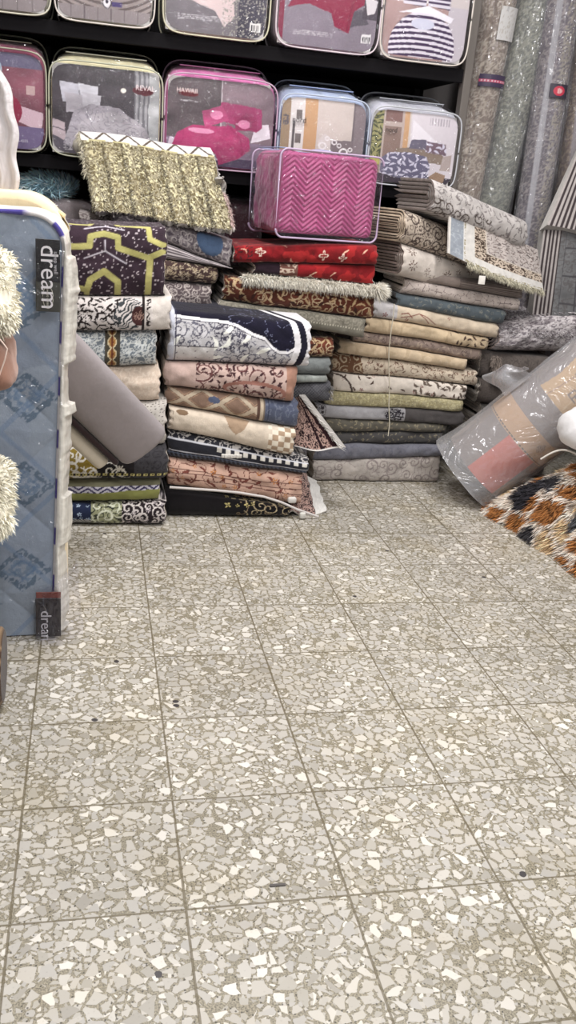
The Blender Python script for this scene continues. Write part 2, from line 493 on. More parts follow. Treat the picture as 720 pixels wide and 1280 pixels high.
def folded(mb, w, D, T, zb, zt, paint, seed, t=.012, p=2.4, ry=None, topv=.03, edge=(200, 190, 180), back=(150, 140, 125),
           wob=.008, rag=.006, step=.003, bulge=.007, endl=0, endr=0, gap=.0015, xf=None, sag=None):
    """a carpet folded in layers with the fold to the front. zb, zt: functions of x giving underside and top heights.
    paint(u, v): u along the width, v along the surface, 0 at the middle of the fold, growing upward."""
    k = 0
    while True:
        h = T / 2 - k * (t + gap)
        if h < t * .6: break
        r = (ry if ry else min(h, .05)) * (h / (T / 2)) if k else (ry if ry else min(h, .05))
        y, z, s = profile(2 * h, r, p, D)
        hf = 0.5 * (np.interp(len(y) - 2, np.arange(len(s)), s) - np.interp(1, np.arange(len(s)), s))
        if k == 0:
            ss = np.concatenate([[s[0]], np.arange(-hf - .004, hf + topv, step), np.linspace(hf + topv, s[-1], 8)[1:] if topv < D * .8 else [s[-1]]])
            xs = np.linspace(0, w, max(4, int(w / step)))
        else:
            ss = np.concatenate([[s[0]], np.linspace(-hf, hf, 14), [s[-1]]])
            xs = np.linspace(0, w, 12)
        yy = np.interp(ss, s, y) + k * (t + gap); zz = np.interp(ss, s, z)

        def put(X, yv, zv):
            f = (zv + T / 2) / T
            nb = vn(X * 9 + seed, yv * 5, seed) - .5
            fr = np.clip(1 - yv / .12, 0, 1)
            Y = yv + fr * wob * 2 * (fbm(X * 7, X * 0 + seed, seed, 2) - .5) - fr * bulge * 2 * (fbm(X * 16, zv * 20, seed + 3, 2) - .5)
            # corners of the fold pull back a little
            Y = Y + fr * .012 * (np.exp(-X / .012) + np.exp(-(w - X) / .012))
            X2 = X + np.where(X < w * .02, rag * 2 * (vn(zv * 70 + seed, X * 0, seed) - .5), 0) - np.where(X > w * .98, rag * 2 * (vn(zv * 70 + seed, X * 0, seed + 9) - .5), 0)
            zl = zb(X) * (1 - f) + zt(X) * f
            Q_ = np.stack([X2, Y, zl], -1)
            return xf(Q_) if xf else Q_
        X, S = np.meshgrid(xs, ss, indexing='ij')
        YY = np.broadcast_to(yy, X.shape); ZZ = np.broadcast_to(zz, X.shape)
        C = paint(X, S) if k == 0 else paint(X, S * .9 + .01 * k) * .92
        mb.grid(put(X, YY, ZZ), C)
        # inner face, thickness t
        yi, zi, si = profile(2 * max(h - t, .001), max(r * max(h - t, .001) / h, .001), p, D)
        fi = np.interp(ss, s, np.linspace(0, 1, len(s)))
        yyi = np.interp(fi * (len(yi) - 1), np.arange(len(yi)), yi) + k * (t + gap) + t
        zzi = np.interp(fi * (len(zi) - 1), np.arange(len(zi)), zi)
        yyi = np.minimum(yyi, D)
        xi = xs if k else np.linspace(0, w, 12)
        X3, _ = np.meshgrid(xi, ss, indexing='ij')
        mb.grid(put(X3, np.broadcast_to(yyi, X3.shape), np.broadcast_to(zzi, X3.shape))[:, ::-1], base(X3, back)[:, ::-1])
        for xe in (0, w):
            Pa = put(np.full(ss.shape, float(xe)), yy, zz); Pb = put(np.full(ss.shape, float(xe)), yyi, zzi)
            Pm = (Pa + Pb) / 2; Pm[:, 0] += (-.0015 if xe == 0 else .0015)
            mb.grid(np.stack([Pa, Pm, Pb], 0), base(np.zeros((3, len(ss))), edge, np.tile(ss, (3, 1)) * 8, .2))
        k += 1


def line_z(Y, a, b):
    A = P(a[0], a[1], Y); B = P(b[0], b[1], Y)
    return lambda x: A[2] + (x - A[0]) / (B[0] - A[0]) * (B[2] - A[2])


def strands_edge(mb, pts, dirs, n, ln, wd, c, jit=.4, droop=.5):
    pts = np.asarray(pts, float)
    t = rng.random(n) * (len(pts) - 1); i = np.minimum(t.astype(int), len(pts) - 2); f = (t - i)[:, None]
    R = pts[i] * (1 - f) + pts[i + 1] * f + rng.normal(size=(n, 3)) * .002
    D = np.broadcast_to(np.asarray(dirs, float), (n, 3)) + rng.normal(size=(n, 3)) * jit
    C = np.asarray(c, float) * (1 + .12 * rng.normal(size=(n, 1)))
    blades(mb, R, D, ln * (.6 + .6 * rng.random(n)), wd, np.clip(C, 0, 255), droop)


def stack_item(Y, lo, hi, uL, uR, name, label, paint, D=.42, seed=1, group=None, dy=0., sagA=.004, ext=None, **k):
    """one folded carpet of a stack whose fold stands in the plane y = Y, between boundary lines lo and hi (pairs of surveyed points)"""
    def vat(l, u):
        if l is None: return None
        return l[0][1] + (u - l[0][0]) / (l[1][0] - l[0][0]) * (l[1][1] - l[0][1])
    vl = [vat(l, uL) for l in (lo, hi) if l]; vr = [vat(l, uR) for l in (lo, hi) if l]
    xL = P(uL, sum(vl) / len(vl), Y)[0]; xR = P(uR, sum(vr) / len(vr), Y)[0]
    if ext: xL -= ext
    fz = []
    for l in (lo, hi):
        if l is None: fz.append(lambda x: np.zeros_like(x) + .002)
        else:
            g = line_z(Y, l[0], l[1])
            hk = (l[0][1] * 3.7 + l[1][1] * 1.3) % 97
            fz.append(lambda x, g=g, hk=hk: g(x) + (sagA * np.sin(x * 11 + Y * 5) + .0055 * (fbm(x * 11 + hk, x * 0 + hk, 3, 3) - .5)) * np.clip(g(x) / .08, 0, 1))
    z0 = float(fz[0](np.array([(xL + xR) / 2]))[0])
    w = xR - xL
    T = float(np.mean(fz[1](np.linspace(xL, xR, 9)) - fz[0](np.linspace(xL, xR, 9))))
    mb = MB()
    folded(mb, w, D, T, lambda x: fz[0](x + xL) - z0 + .0012, lambda x: fz[1](x + xL) - z0 - .0012, paint, seed, **k)
    o = mb.build(name, M_PILE); o.location = (xL, Y + dy, z0)
    tag(o, label, 'carpet', group)
    o['_w'] = w; o['_T'] = T
    return o, w, T, fz, xL, z0


# ================================================================== SETTING
def struct(name, mb, mat):
    o = mb.build(name, mat, smooth=False); tag(o, kind='structure'); return o


mb = MB(); mb.add([(-1.3, -1.2, 0), (2.6, -1.2, 0), (2.6, 4.5, 0), (-1.3, 4.5, 0), (-1.3, -1.2, -.05), (2.6, -1.2, -.05), (2.6, 4.5, -.05), (-1.3, 4.5, -.05)], (180, 175, 160),
                  Q=[(0, 1, 2, 3), (7, 6, 5, 4), (0, 4, 5, 1), (1, 5, 6, 2), (2, 6, 7, 3), (3, 7, 4, 0)])
struct('floor', mb, floor_mat())
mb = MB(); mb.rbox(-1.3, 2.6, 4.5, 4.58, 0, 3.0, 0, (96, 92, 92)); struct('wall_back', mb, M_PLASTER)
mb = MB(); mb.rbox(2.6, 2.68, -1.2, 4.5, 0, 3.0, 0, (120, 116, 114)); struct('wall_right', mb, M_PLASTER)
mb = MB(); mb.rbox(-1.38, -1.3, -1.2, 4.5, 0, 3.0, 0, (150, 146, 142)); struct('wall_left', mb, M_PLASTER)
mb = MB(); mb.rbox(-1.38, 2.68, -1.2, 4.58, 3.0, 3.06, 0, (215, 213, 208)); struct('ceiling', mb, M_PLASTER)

# ceiling lamps (out of the frame, they light the shop)
def lamp_fixture(x, y, w, l, power, colr):
    r = empty('ceiling_light', (x, y, 2.99), None, None)
    mb = MB(); mb.rbox(x - w / 2 - .02, x + w / 2 + .02, y - l / 2 - .02, y + l / 2 + .02, 2.95, 2.998, .004, (230, 230, 230)); adopt(r, mb.build('lamp_housing', M_HARD, smooth=False))
    ld = bpy.data.lights.new('lamp', 'AREA'); ld.shape = 'RECTANGLE'; ld.size = w; ld.size_y = l; ld.energy = power; ld.color = colr
    lo = bpy.data.objects.new('lamp', ld); col.objects.link(lo); lo.location = (x, y, 2.94); adopt(r, lo)
    return r
l1 = lamp_fixture(.1, 2.5, .16, 1.2, 46, (1, .985, .965)); tag(l1, 'ceiling batten light over the carpet stacks', 'light')
l2 = lamp_fixture(1.4, 2.3, .16, 1.2, 46, (1, .985, .965)); tag(l2, 'ceiling batten light over the wrapped roll', 'light')
l3 = lamp_fixture(.4, .5, .16, 1.2, 38, (1, .985, .965)); tag(l3, 'ceiling batten light over the bare floor', 'light')
l4 = lamp_fixture(1.6, .3, .16, 1.2, 30, (1, .985, .965)); tag(l4, 'ceiling batten light near the shop front', 'light')

wd = bpy.data.worlds.new('world'); scn.world = wd; wd.use_nodes = True
wd.node_tree.nodes['Background'].inputs[0].default_value = (.93, .96, 1, 1)
wd.node_tree.nodes['Background'].inputs[1].default_value = .74

# ================================================================== SHELVING
SY = 3.92
sh = empty('shelving_unit', (.3, 4.2, 0), 'black shelving unit behind the carpet stacks, holding rows of bagged bedding sets', 'shelf')
BLK = (13, 11, 14)
for z in (1.69, 1.215, .80, .36):
    mb = MB(); mb.rbox(-1.2, 1.515, SY + .005, 4.44, z, z + .035, .002, BLK); mb.rbox(-1.2, 1.515, SY - .006, SY + .012, z - .012, z + .04, .003, (16, 14, 17))
    adopt(sh, mb.build('shelf_board', M_SHELF, smooth=False))
for x in (-1.19, -.195, .235, .705, 1.47):
    mb = MB()
    for yy in (4.40,):
        mb.rbox(x - .014, x + .014, yy, yy + .03, 0, 2.6, .002, (40, 37, 40))
    adopt(sh, mb.build('upright', M_SHELF, smooth=False))
mb = MB(); mb.rbox(1.50, 1.535, SY - .02, SY + .03, 0, 2.6, .004, (98, 92, 88)); adopt(sh, mb.build('front_post', M_HARD, smooth=False))
mb = MB(); mb.rbox(-1.2, 1.515, 4.44, 4.455, 0, 2.6, 0, (22, 20, 23)); adopt(sh, mb.build('back_panel', M_SHELF, smooth=False))


# ---- artwork of the inserts. (u, v) run 0..1 over the card, v upward
def frac(a): return a - np.floor(a)


def tinytext(C, u, v, x0, x1, y0, y1, rows, c=(200, 196, 200), s=1):
    r = (v - y0) / (y1 - y0) * rows
    mk = (u > x0) & (u < x1) & (v > y0) & (v < y1) & (frac(r) > .4) & (hsh(np.floor(u * 160), np.floor(r), s) > .35)
    return over(C, mk * .8, c)


def mound(C, u, v, cx, cy, rx, ry, c, s, dark=.8):
    mk = ell(u, v, cx, cy, rx, ry) * (v > cy - ry * .55)
    n = fbm(u * 6, v * 9, s, 3)
    return over(C, mk, c) * np.where(mk > 0, 1 + .35 * (n - .5), 1)[..., None]


def art_grey(u, v):
    u, v = u + .016 * (fbm(u * 9, v * 9, 4, 2) - .5), v + .022 * (fbm(u * 9, v * 9, 8, 2) - .5)
    C = base(u, (64, 58, 64), v, .1, 1, 3)
    C = over(C, (u > .76), (150, 148, 152)); C = over(C, (u > .76) & (frac(u * 22) > .55), (106, 104, 110))
    C = over(C, (u > .9) & (v > .2), (172, 172, 174)); C = over(C, (v < .2), (84, 78, 88))
    C = over(C, poly(u, v, [(0, .38), (.12, .34), (.12, .14), (0, .2)]), (176, 160, 166)); C = over(C, (u < .12) & (np.abs(v - .29 + u * .3) < .008), (110, 100, 108))
    for px, py_, c in ((.16, .72, (178, 176, 186)), (.33, .72, (196, 194, 202)), (.2, .6, (168, 162, 170)), (.36, .62, (186, 182, 190))):
        C = over(C, poly(u, v, [(px - .09, py_ + .08), (px + .09, py_ + .06), (px + .08, py_ - .12), (px - .07, py_ - .14)]), c)
    C = over(C, poly(u, v, [(.1, .12), (.2, .48), (.35, .58), (.62, .56), (.72, .46), (.6, .4), (.3, .3), (.22, .06)]), (156, 150, 158))
    mk = ell(u, v, .56, .17, .36, .34) * (v > .0)
    C = over(C, mk, (168, 162, 168))
    sc = contour(u, v, 5, 7, 7, .09) * np.maximum(mk, poly(u, v, [(.1, .12), (.2, .48), (.35, .58), (.62, .56), (.6, .4), (.3, .3), (.22, .06)]))
    C = over(C, sc * .6, (112, 106, 116))
    C = np.clip(C * (.7 + .62 * fbm(u * 5, v * 7, 12, 4))[..., None], 0, 255)
    C = over(C, ell(u, v, .66, .76, .025, .025), (230, 225, 215))
    C = over(C, ell(u, v, .84, .78, .1, .045), (92, 34, 46))
    return tinytext(C, u, v, .1, .26, .03, .12, 5)


def art_pink(u, v):
    u, v = u + .016 * (fbm(u * 9, v * 9, 4, 2) - .5), v + .022 * (fbm(u * 9, v * 9, 8, 2) - .5)
    C = base(u, (84, 74, 78), v, .2, 3, 4)
    C = over(C, (u > .5), (118, 100, 108)); C = over(C, (np.abs(u - .5) < .006), (170, 160, 165)); C = over(C, v < .3, (120, 104, 122)); C = over(C, v < .1, (70, 58, 80))
    C = over(C, poly(u, v, [(.03, .3), (.3, .26), (.5, .06), (0, .12)]), (190, 178, 190))
    C = over(C, poly(u, v, [(.86, .52), (.96, .55), (.98, .38), (.8, .3), (.82, .46)]), (206, 196, 204))
    C = over(C, poly(u, v, [(.5, .76), (.88, .72), (.9, .5), (.84, .44), (.45, .55)]), (150, 54, 98))
    C = over(C, poly(u, v, [(.32, .62), (.5, .72), (.58, .55), (.35, .45)]), (168, 68, 112)); C = over(C, poly(u, v, [(.62, .6), (.84, .62), (.86, .46), (.64, .44)]), (144, 46, 90))
    C = over(C, ell(u, v, .46, .6, .06, .05) + ell(u, v, .72, .52, .06, .05), (214, 130, 168))
    C = over(C, poly(u, v, [(.05, .2), (.1, .36), (.25, .46), (.6, .48), (.78, .36), (.8, .22), (.68, .1), (.5, .02), (.46, .14), (.3, .2)]), (158, 52, 98))
    C = over(C, contour(u, v, 9, 2.4, 5, .05) * poly(u, v, [(.05, .2), (.1, .36), (.25, .46), (.6, .48), (.78, .36), (.8, .22), (.68, .1), (.5, .02), (.46, .14), (.3, .2)]) * .5, (140, 34, 84))
    C = over(C, seg(u, v, [(.56, .5), (.7, .34), (.72, .16)], .02) * .6, (140, 36, 84))
    C = np.clip(C * (.72 + .6 * fbm(u * 4, v * 6, 12, 4))[..., None], 0, 255)
    C = over(C, ell(u, v, .32, .4, .12, .03), (226, 150, 186))
    C = over(C, ell(u, v, .19, .81, .09, .04), (104, 36, 44))
    return tinytext(C, u, v, .12, .28, .71, .73, 1)


def art_nord(u, v, second=False):
    C = base(u, (196, 184, 178), v, .05, 2, 3)
    C = over(C, u < .1, (150, 128, 104)); C = over(C, (u > .1) & (u < .27), (212, 206, 204)); C = over(C, (u > .13) & (u < .16) & (v < .7), (90, 84, 86))
    C = over(C, (u > .27) & (u < .42), (190, 150, 112)); C = over(C, (u > .17) & (u < .24) & (np.abs(frac(v * 3.2) - .5) < .2), (108, 100, 98))
    if not second:
        C = over(C, (np.abs(u - .86) < .012), (110, 100, 104)); C = over(C, (u > .87), (128, 116, 120)); C = over(C, ell(u, v, .05, .7, .04, .08) * (hsh(np.floor(u * 90), np.floor(v * 70), 1) > .5), (90, 84, 90))
        C = over(C, poly(u, v, [(.44, .46), (.52, .56), (.62, .5), (.62, .34), (.46, .36)]), (204, 194, 192)); C = over(C, poly(u, v, [(.6, .48), (.86, .5), (.86, .2), (.6, .24)]), (120, 108, 112))
        for cx, cy, r in ((.5, .4, .05), (.64, .46, .035), (.76, .34, .055), (.7, .42, .03), (.84, .38, .03), (.55, .5, .03)):
            d = np.hypot(u - cx, v - cy); C = over(C, (d < r) & (d > r * .6), (226, 220, 222))
        C = over(C, ell(u, v, .52, .08, .46, .26), (138, 116, 108)); C = over(C, ell(u, v, .56, .06, .4, .22), (176, 160, 160))
    else:
        C = over(C, u < .12, (150, 146, 100)); C = over(C, (u < .12) & (leaves(u, v, 3, .06, .05, .012) > 0), (70, 74, 52)); C = over(C, ell(u, v, .06, .28, .07, .06), (186, 180, 90))
        C = over(C, (u > .12) & (u < .36), (176, 160, 154)); C = over(C, (u > .14) & (u < .33) & (v > .34) & (v < .78), (134, 112, 104)); C = over(C, (u > .14) & (u < .33) & (v > .84), (122, 92, 88))
        C = over(C, (u > .44), (206, 198, 204)); C = over(C, poly(u, v, [(.46, .6), (.46, .9), (.78, .6)]), (222, 216, 222)); C = over(C, (u > .66) & (u < .9) & (v > .84) & (v < .95) & (frac(u * 30) > .5), (168, 160, 168))
        C = over(C, v < .12, (64, 56, 66)); C = over(C, poly(u, v, [(.3, .48), (.5, .52), (.86, .44), (.9, .3), (.3, .36)]), (132, 116, 104))
        C = over(C, poly(u, v, [(.46, .62), (.64, .64), (.64, .5), (.44, .5)]), (100, 94, 112)); C = over(C, poly(u, v, [(.64, .62), (.88, .6), (.9, .44), (.64, .46)]), (112, 92, 104))
        D_ = poly(u, v, [(.13, .12), (.14, .34), (.22, .42), (.45, .44), (.66, .4), (.72, .26), (.7, .08), (.6, .0), (.5, .05), (.3, .08)])
        C = over(C, D_, (102, 98, 122)); lf = leaves(u, v, 6, .075, .045, .014) * np.maximum(D_, poly(u, v, [(.64, .62), (.88, .6), (.9, .44), (.64, .46)]))
        C = over(C, lf, (204, 200, 216)); C = over(C, poly(u, v, [(.86, .42), (.97, .46), (.97, .22), (.84, .22)]), (170, 156, 152)); C = over(C, poly(u, v, [(.72, .12), (.8, .2), (.92, .16), (.9, .02), (.75, .0)]), (150, 124, 104))
    return C


def art_dim(u, v):
    C = base(u, (120, 70, 84), v, .3, 8, 3)
    C = over(C, poly(u, v, [(.62, .5), (1, .4), (.98, .2), (.74, .3)]), (206, 176, 188)); C = over(C, v < .24, (112, 98, 134)); C = over(C, (v > .85), (96, 90, 116))
    C = over(C, ell(u, v, .6, .4, .2, .2) * (v > .24), (140, 34, 66))
    C = over(C, (u > .84) & (u < .92) & (v > .58) & (v < .68), (190, 160, 160))
    return C


def art_cream(u, v):
    u, v = u + .016 * (fbm(u * 9, v * 9, 4, 2) - .5), v + .022 * (fbm(u * 9, v * 9, 8, 2) - .5)
    C = base(u, (112, 106, 112), v, .15, 4, 4)
    C = over(C, u > .72, (62, 58, 72))
    C = over(C, poly(u, v, [(.02, .3), (.2, .34), (.48, .24), (.58, .08), (.68, .2), (.66, .36), (.85, .46), (.9, 1), (.0, 1)]), (206, 186, 186))
    C = over(C, (hsh(np.floor(u * 90), np.floor(v * 90), 2) > .8) & (u > .55) & (v < .4), (150, 146, 140))
    C = tinytext(C, u, v, .12, .55, .12, .18, 3); C = over(C, (u > .84) & (u < .95) & (v > .08) & (v < .17), (220, 216, 214))
    return over(C, (u > .85) & (u < .94) & (v > .085) & (v < .15) & (frac(u * 60) > .5), (30, 30, 34))


def art_crimson(u, v):
    u, v = u + .016 * (fbm(u * 9, v * 9, 4, 2) - .5), v + .022 * (fbm(u * 9, v * 9, 8, 2) - .5)
    C = base(u, (128, 118, 130), v, .12, 4, 4)
    C = over(C, u < .05, (120, 30, 60)); C = over(C, poly(u, v, [(.6, .2), (.92, .3), (.84, .45), (.7, .4)]), (84, 78, 88)); C = over(C, (u > .85) & (v > .35), (74, 66, 76))
    C = over(C, poly(u, v, [(.86, .6), (1, .56), (.97, .42), (.9, .4)]), (206, 200, 204))
    C = over(C, poly(u, v, [(.08, .38), (.15, .52), (.25, .62), (.5, .8), (.85, .8), (.86, .5), (.76, .42), (.72, .18), (.56, .24), (.52, .36), (.3, .44)]), (132, 28, 62))
    C = over(C, seg(u, v, [(.7, .8), (.74, .5), (.7, .22)], .02) * .5, (110, 16, 50))
    C = tinytext(C, u, v, .15, .55, .1, .16, 3); C = over(C, (u > .86) & (u < .96) & (v > .1) & (v < .2), (216, 212, 214))
    return over(C, (u > .87) & (u < .95) & (v > .105) & (v < .175) & (frac(u * 60) > .5), (30, 30, 34))


def art_stripe(u, v):
    C = base(u, (160, 132, 130), v, .1, 4, 4); C = over(C, u > .75, (186, 178, 186)); C = over(C, v > .6, (196, 186, 186))
    D_ = ell(u, v, .48, .12, .4, .4) * (v > .02); q = v + .25 * (u - .48) ** 2
    C = over(C, D_, (214, 208, 218)); C = over(C, D_ * (frac(q * 17) > .5), (62, 42, 76))
    for x0 in (.2, .5):
        p_ = poly(u, v, [(x0, .78), (x0 + .27, .76), (x0 + .27, .56), (x0, .58)]); C = over(C, p_, (206, 200, 212)); C = over(C, p_ * (frac(v * 19) > .5), (66, 48, 80))
    C = over(C, poly(u, v, [(.16, .48), (.5, .58), (.82, .48), (.8, .42), (.5, .5)]), (226, 222, 230)); C = over(C, ell(u, v, .46, .38, .14, .06), (196, 196, 214))
    return C


def art_knit(u, v):
    C = base(u, (150, 138, 136), v, .1, 4, 6)
    q = v * 1.0 - .7 * (u - .5) ** 2
    C = over(C, (frac(q * 15) > .55), (96, 84, 84)); C = over(C, (v < .14), (140, 130, 132)); C = over(C, (v < .14) & (frac(u * 7) > .93), (104, 94, 98))
    d = np.hypot(u - .52, (v - .2) * .76); C = over(C, (d < .05) & (d > .0), (50, 40, 60)); C = over(C, (d < .038), (226, 222, 226)); C = over(C, (np.hypot(u - .52, (v - .21) * .76) < .016), (50, 40, 60))
    C = over(C, (u > .57) & (u < .68) & (v > .165) & (v < .215), (72, 60, 110))
    return C


def package(name, label, cat, x0, x1, z0, z1, art, body, pipe, y0=3.875, dep=.24, rise=.07, group='bagged bedding sets on the shelves', lean=0., text=None, rad=.045, top=None):
    w = x1 - x0; h = z1 - z0
    root = empty(name, ((x0 + x1) / 2, y0 + dep / 2, z0), label, cat, group)

    def outline(n, r, inset=0):
        a = np.linspace(0, 2 * PI, n, endpoint=False) + .001
        hw, hh = w / 2 - inset, h / 2 - inset
        dx, dz = np.cos(a), np.sin(a); p_ = 7
        k = 1 / (np.abs(dx / hw) ** p_ + np.abs(dz / hh) ** p_) ** (1 / p_)
        return dx * k, dz * k
    z1 -= rise * .62; h = z1 - z0
    cx, cz = (x0 + x1) / 2, (z0 + z1) / 2
    up = lambda y, z: rise * np.clip((y - y0) / dep, 0, 1) ** .8 * np.clip((z - cz) / (h / 2), 0, 1) ** 2
    # printed insert
    n, m_ = int(w / .0028), int(h / .0028)
    uu, vv = np.meshgrid(np.linspace(0, 1, n), np.linspace(0, 1, m_), indexing='ij')
    X = cx + (uu - .5) * (w - .024); Z = cz + (vv - .5) * (h - .024)
    bow = .010 * np.sin(uu * PI) * np.sin(vv * PI)
    Y = y0 + .014 - bow
    C = art(uu, vv)
    hw, hh = (w - .02) / 2, (h - .02) / 2
    ins = (np.abs((X - cx) / hw) ** 7 + np.abs((Z - cz) / hh) ** 7) < 1
    keep = ins[:-1, :-1] & ins[1:, :-1] & ins[1:, 1:] & ins[:-1, 1:]
    mb = MB(); mb.grid(np.stack([X, Y, Z], -1), C, keep=keep); mb.grid(np.stack([X, Y + .002, Z], -1)[::8, ::8], base(uu[::8, ::8], (190, 186, 184)))
    insert = mb.build('printed_insert', M_PRINT); adopt(root, insert)
    # folded bedding inside
    mb = MB(); ax, az = outline(64, 0, .007)
    ys = np.array([.022, .03, dep * .5, dep - .012, dep - .006]); sc = np.array([.96, 1, 1, 1, .96])
    G = np.stack([cx + ax[:, None] * sc, np.broadcast_to(y0 + ys, (64, 5)), cz + az[:, None] * sc], -1)
    G[..., 2] += .006 * (fbm(G[..., 0] * 20, G[..., 1] * 20, 5, 3) - .5) + up(G[..., 1], G[..., 2])
    mb.grid(G, base(G[..., 0], body, G[..., 1], .2, 3, 30), wrap=True)
    for e in (0, 4):
        mb.add(np.vstack([G[:, e], [[cx, y0 + ys[e], cz]]]), body, T=[(i, (i + 1) % 64, 64) for i in range(64)])
    adopt(root, mb.build('folded_bedding', M_CLOTH))
    # clear cover
    mb = MB(); ax, az = outline(120, 0)
    ys = np.array([.0, .004, dep * .33, dep * .66, dep - .004, dep])
    sc = np.array([.985, 1, 1.0, 1.0, 1, .985])
    G = np.stack([cx + ax[:, None] * sc, np.broadcast_to(y0 + ys, (120, 6)), cz + az[:, None] * sc], -1)
    G[:, 2:4, 2] += .01 * (fbm(G[:, 2:4, 0] * 14, G[:, 2:4, 1] * 14, 8, 3) - .6)
    G[..., 2] += up(G[..., 1], G[..., 2])
    mb.grid(G, (255, 255, 255), wrap=True)
    rr = np.linspace(1, 0, 26)[None, :]
    FX = ax[:, None] * .985 * rr; FZ = az[:, None] * .985 * rr
    FY = y0 - .012 * (1 - rr ** 4) - .007 * (fbm((FX + cx) * 22 + cz * 9, FZ * 22 + cx * 5, 4, 4) - .5) * (rr < .99)
    mb.grid(np.stack([FX + cx, FY + 0 * FX, FZ + cz], -1), (255, 255, 255), wrap=True)
    adopt(root, mb.build('clear_cover', M_VINYL))
    # piping
    for yy in (0.0, dep):
        mb = MB(); ax, az = outline(110, 0, 0)
        mb.tube(np.stack([cx + ax, ax * 0 + y0 + yy, cz + az + up(y0 + yy, cz + az)], -1), .0032, pipe, 6, closed=True)
        adopt(root, mb.build('piping', M_HARD))
    # zip band and carrying loop on top
    mb = MB()
    xs = np.linspace(-w * .36, w * .36, 30)
    mb.tube(np.stack([cx + xs, xs * 0 + y0 + dep * .45, z1 + rise * .52 + .001 + xs * 0], -1), .009, top or pipe, 6, r2=.0022)
    adopt(root, mb.build('zip', M_HARD))
    if text:
        body_, sz, ox, oz, c_, al = text
        text_part('brand_lettering', body_, sz, (x0 + ox * w, y0 - .0035, z0 + oz * h), (1, 0, 0), (0, 0, 1), M_PRINT, c_, insert, align=al)
    return root


def X_(u, v, Y=3.875): return P(u, v, Y)[0]


SB = 1.2555; ST = 1.731
package('bedding_package', 'bedding bag with a dim crimson picture at the left end of the lower shelf', 'bedding package', -.60, X_(58, 120), SB, SB + .40, art_dim, (120, 60, 80), (160, 158, 140), text=('SA-4371', .014, .72, .1, (200, 196, 204), 'LEFT'))
package('bedding_package', 'bagged bedding set printed REVAL with a grey leafy duvet picture', 'bedding package', X_(61, 120), X_(203, 140), SB, SB + .385, art_grey, (214, 206, 170), (172, 172, 152), text=('REVAL', .026, .84, .765, (232, 214, 214), 'CENTER'), top=(200, 200, 190))
package('bedding_package', 'bagged bedding set printed HAWAII with a glossy pink duvet picture', 'bedding package', X_(205.5, 140), X_(346, 150), SB, SB + .385, art_pink, (196, 110, 160), (178, 150, 170), text=('HAWAII', .023, .19, .795, (236, 214, 210), 'CENTER'), top=(180, 120, 160))
package('bedding_package', 'bagged bedding set with a beige room picture, directly behind the pink comforter bag', 'bedding package', X_(349, 150), X_(461, 160), SB, SB + .355, lambda u, v: art_nord(u, v), (168, 180, 206), (170, 180, 196), text=('nord', .03, .14, .66, (26, 22, 28), 'LEFT'), top=(150, 164, 200))
package('bedding_package', 'bedding bag with a blue duvet and white leaves picture, right of the lower shelf', 'bedding package', X_(463.5, 160), X_(576, 170), SB, SB + .345, lambda u, v: art_nord(u, v, True), (190, 190, 200), (176, 178, 184), text=('nord', .026, .16, .68, (26, 22, 28), 'LEFT'))
GR = 'bagged bedding sets on the shelves'
package('bedding_package', 'clear bag of striped knit bedding in the top left corner of the upper shelf', 'bedding package', -.56, X_(64, 20), ST, ST + .38, art_knit, (180, 176, 160), (196, 192, 176))
package('bedding_package', 'clear bag of brown striped knit bedding with a round logo, upper shelf', 'bedding package', X_(68, 20), X_(193, 30), ST, ST + .38, art_knit, (176, 172, 160), (198, 190, 184))
package('bedding_package', 'bagged bedding set with a pale pink throw picture on the upper shelf', 'bedding package', X_(203, 30), X_(336, 40), ST, ST + .40, art_cream, (196, 190, 176), (188, 184, 160))
package('bedding_package', 'bagged bedding set with a crimson blanket picture on the upper shelf', 'bedding package', X_(344, 40), X_(473, 50), ST, ST + .40, art_crimson, (180, 160, 170), (196, 184, 190))
package('bedding_package', 'bedding bag with a navy and white striped duvet picture, upper shelf', 'bedding package', X_(475, 50), X_(586, 50), ST, ST + .40, art_stripe, (200, 196, 196), (200, 192, 184))


# dim packs on the shelf below, seen in the gaps between the piles
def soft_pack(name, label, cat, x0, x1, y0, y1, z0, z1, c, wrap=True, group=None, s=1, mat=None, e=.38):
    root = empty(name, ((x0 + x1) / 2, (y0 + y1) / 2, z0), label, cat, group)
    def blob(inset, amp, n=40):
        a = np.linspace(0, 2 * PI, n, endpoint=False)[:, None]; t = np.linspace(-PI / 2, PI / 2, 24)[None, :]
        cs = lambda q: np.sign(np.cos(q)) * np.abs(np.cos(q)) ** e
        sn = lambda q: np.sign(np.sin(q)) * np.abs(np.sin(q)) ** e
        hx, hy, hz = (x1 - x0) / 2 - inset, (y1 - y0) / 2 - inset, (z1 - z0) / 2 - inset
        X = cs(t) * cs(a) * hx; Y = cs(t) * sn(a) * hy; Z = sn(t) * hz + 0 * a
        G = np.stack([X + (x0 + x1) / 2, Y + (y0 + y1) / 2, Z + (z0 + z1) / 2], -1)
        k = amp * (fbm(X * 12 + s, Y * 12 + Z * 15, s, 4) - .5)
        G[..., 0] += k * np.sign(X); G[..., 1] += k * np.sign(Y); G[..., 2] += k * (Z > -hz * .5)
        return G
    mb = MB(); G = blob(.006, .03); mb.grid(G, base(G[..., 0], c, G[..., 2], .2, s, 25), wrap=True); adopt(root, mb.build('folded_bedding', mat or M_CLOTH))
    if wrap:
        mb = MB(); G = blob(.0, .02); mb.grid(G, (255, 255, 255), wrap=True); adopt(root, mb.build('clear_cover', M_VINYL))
    return root


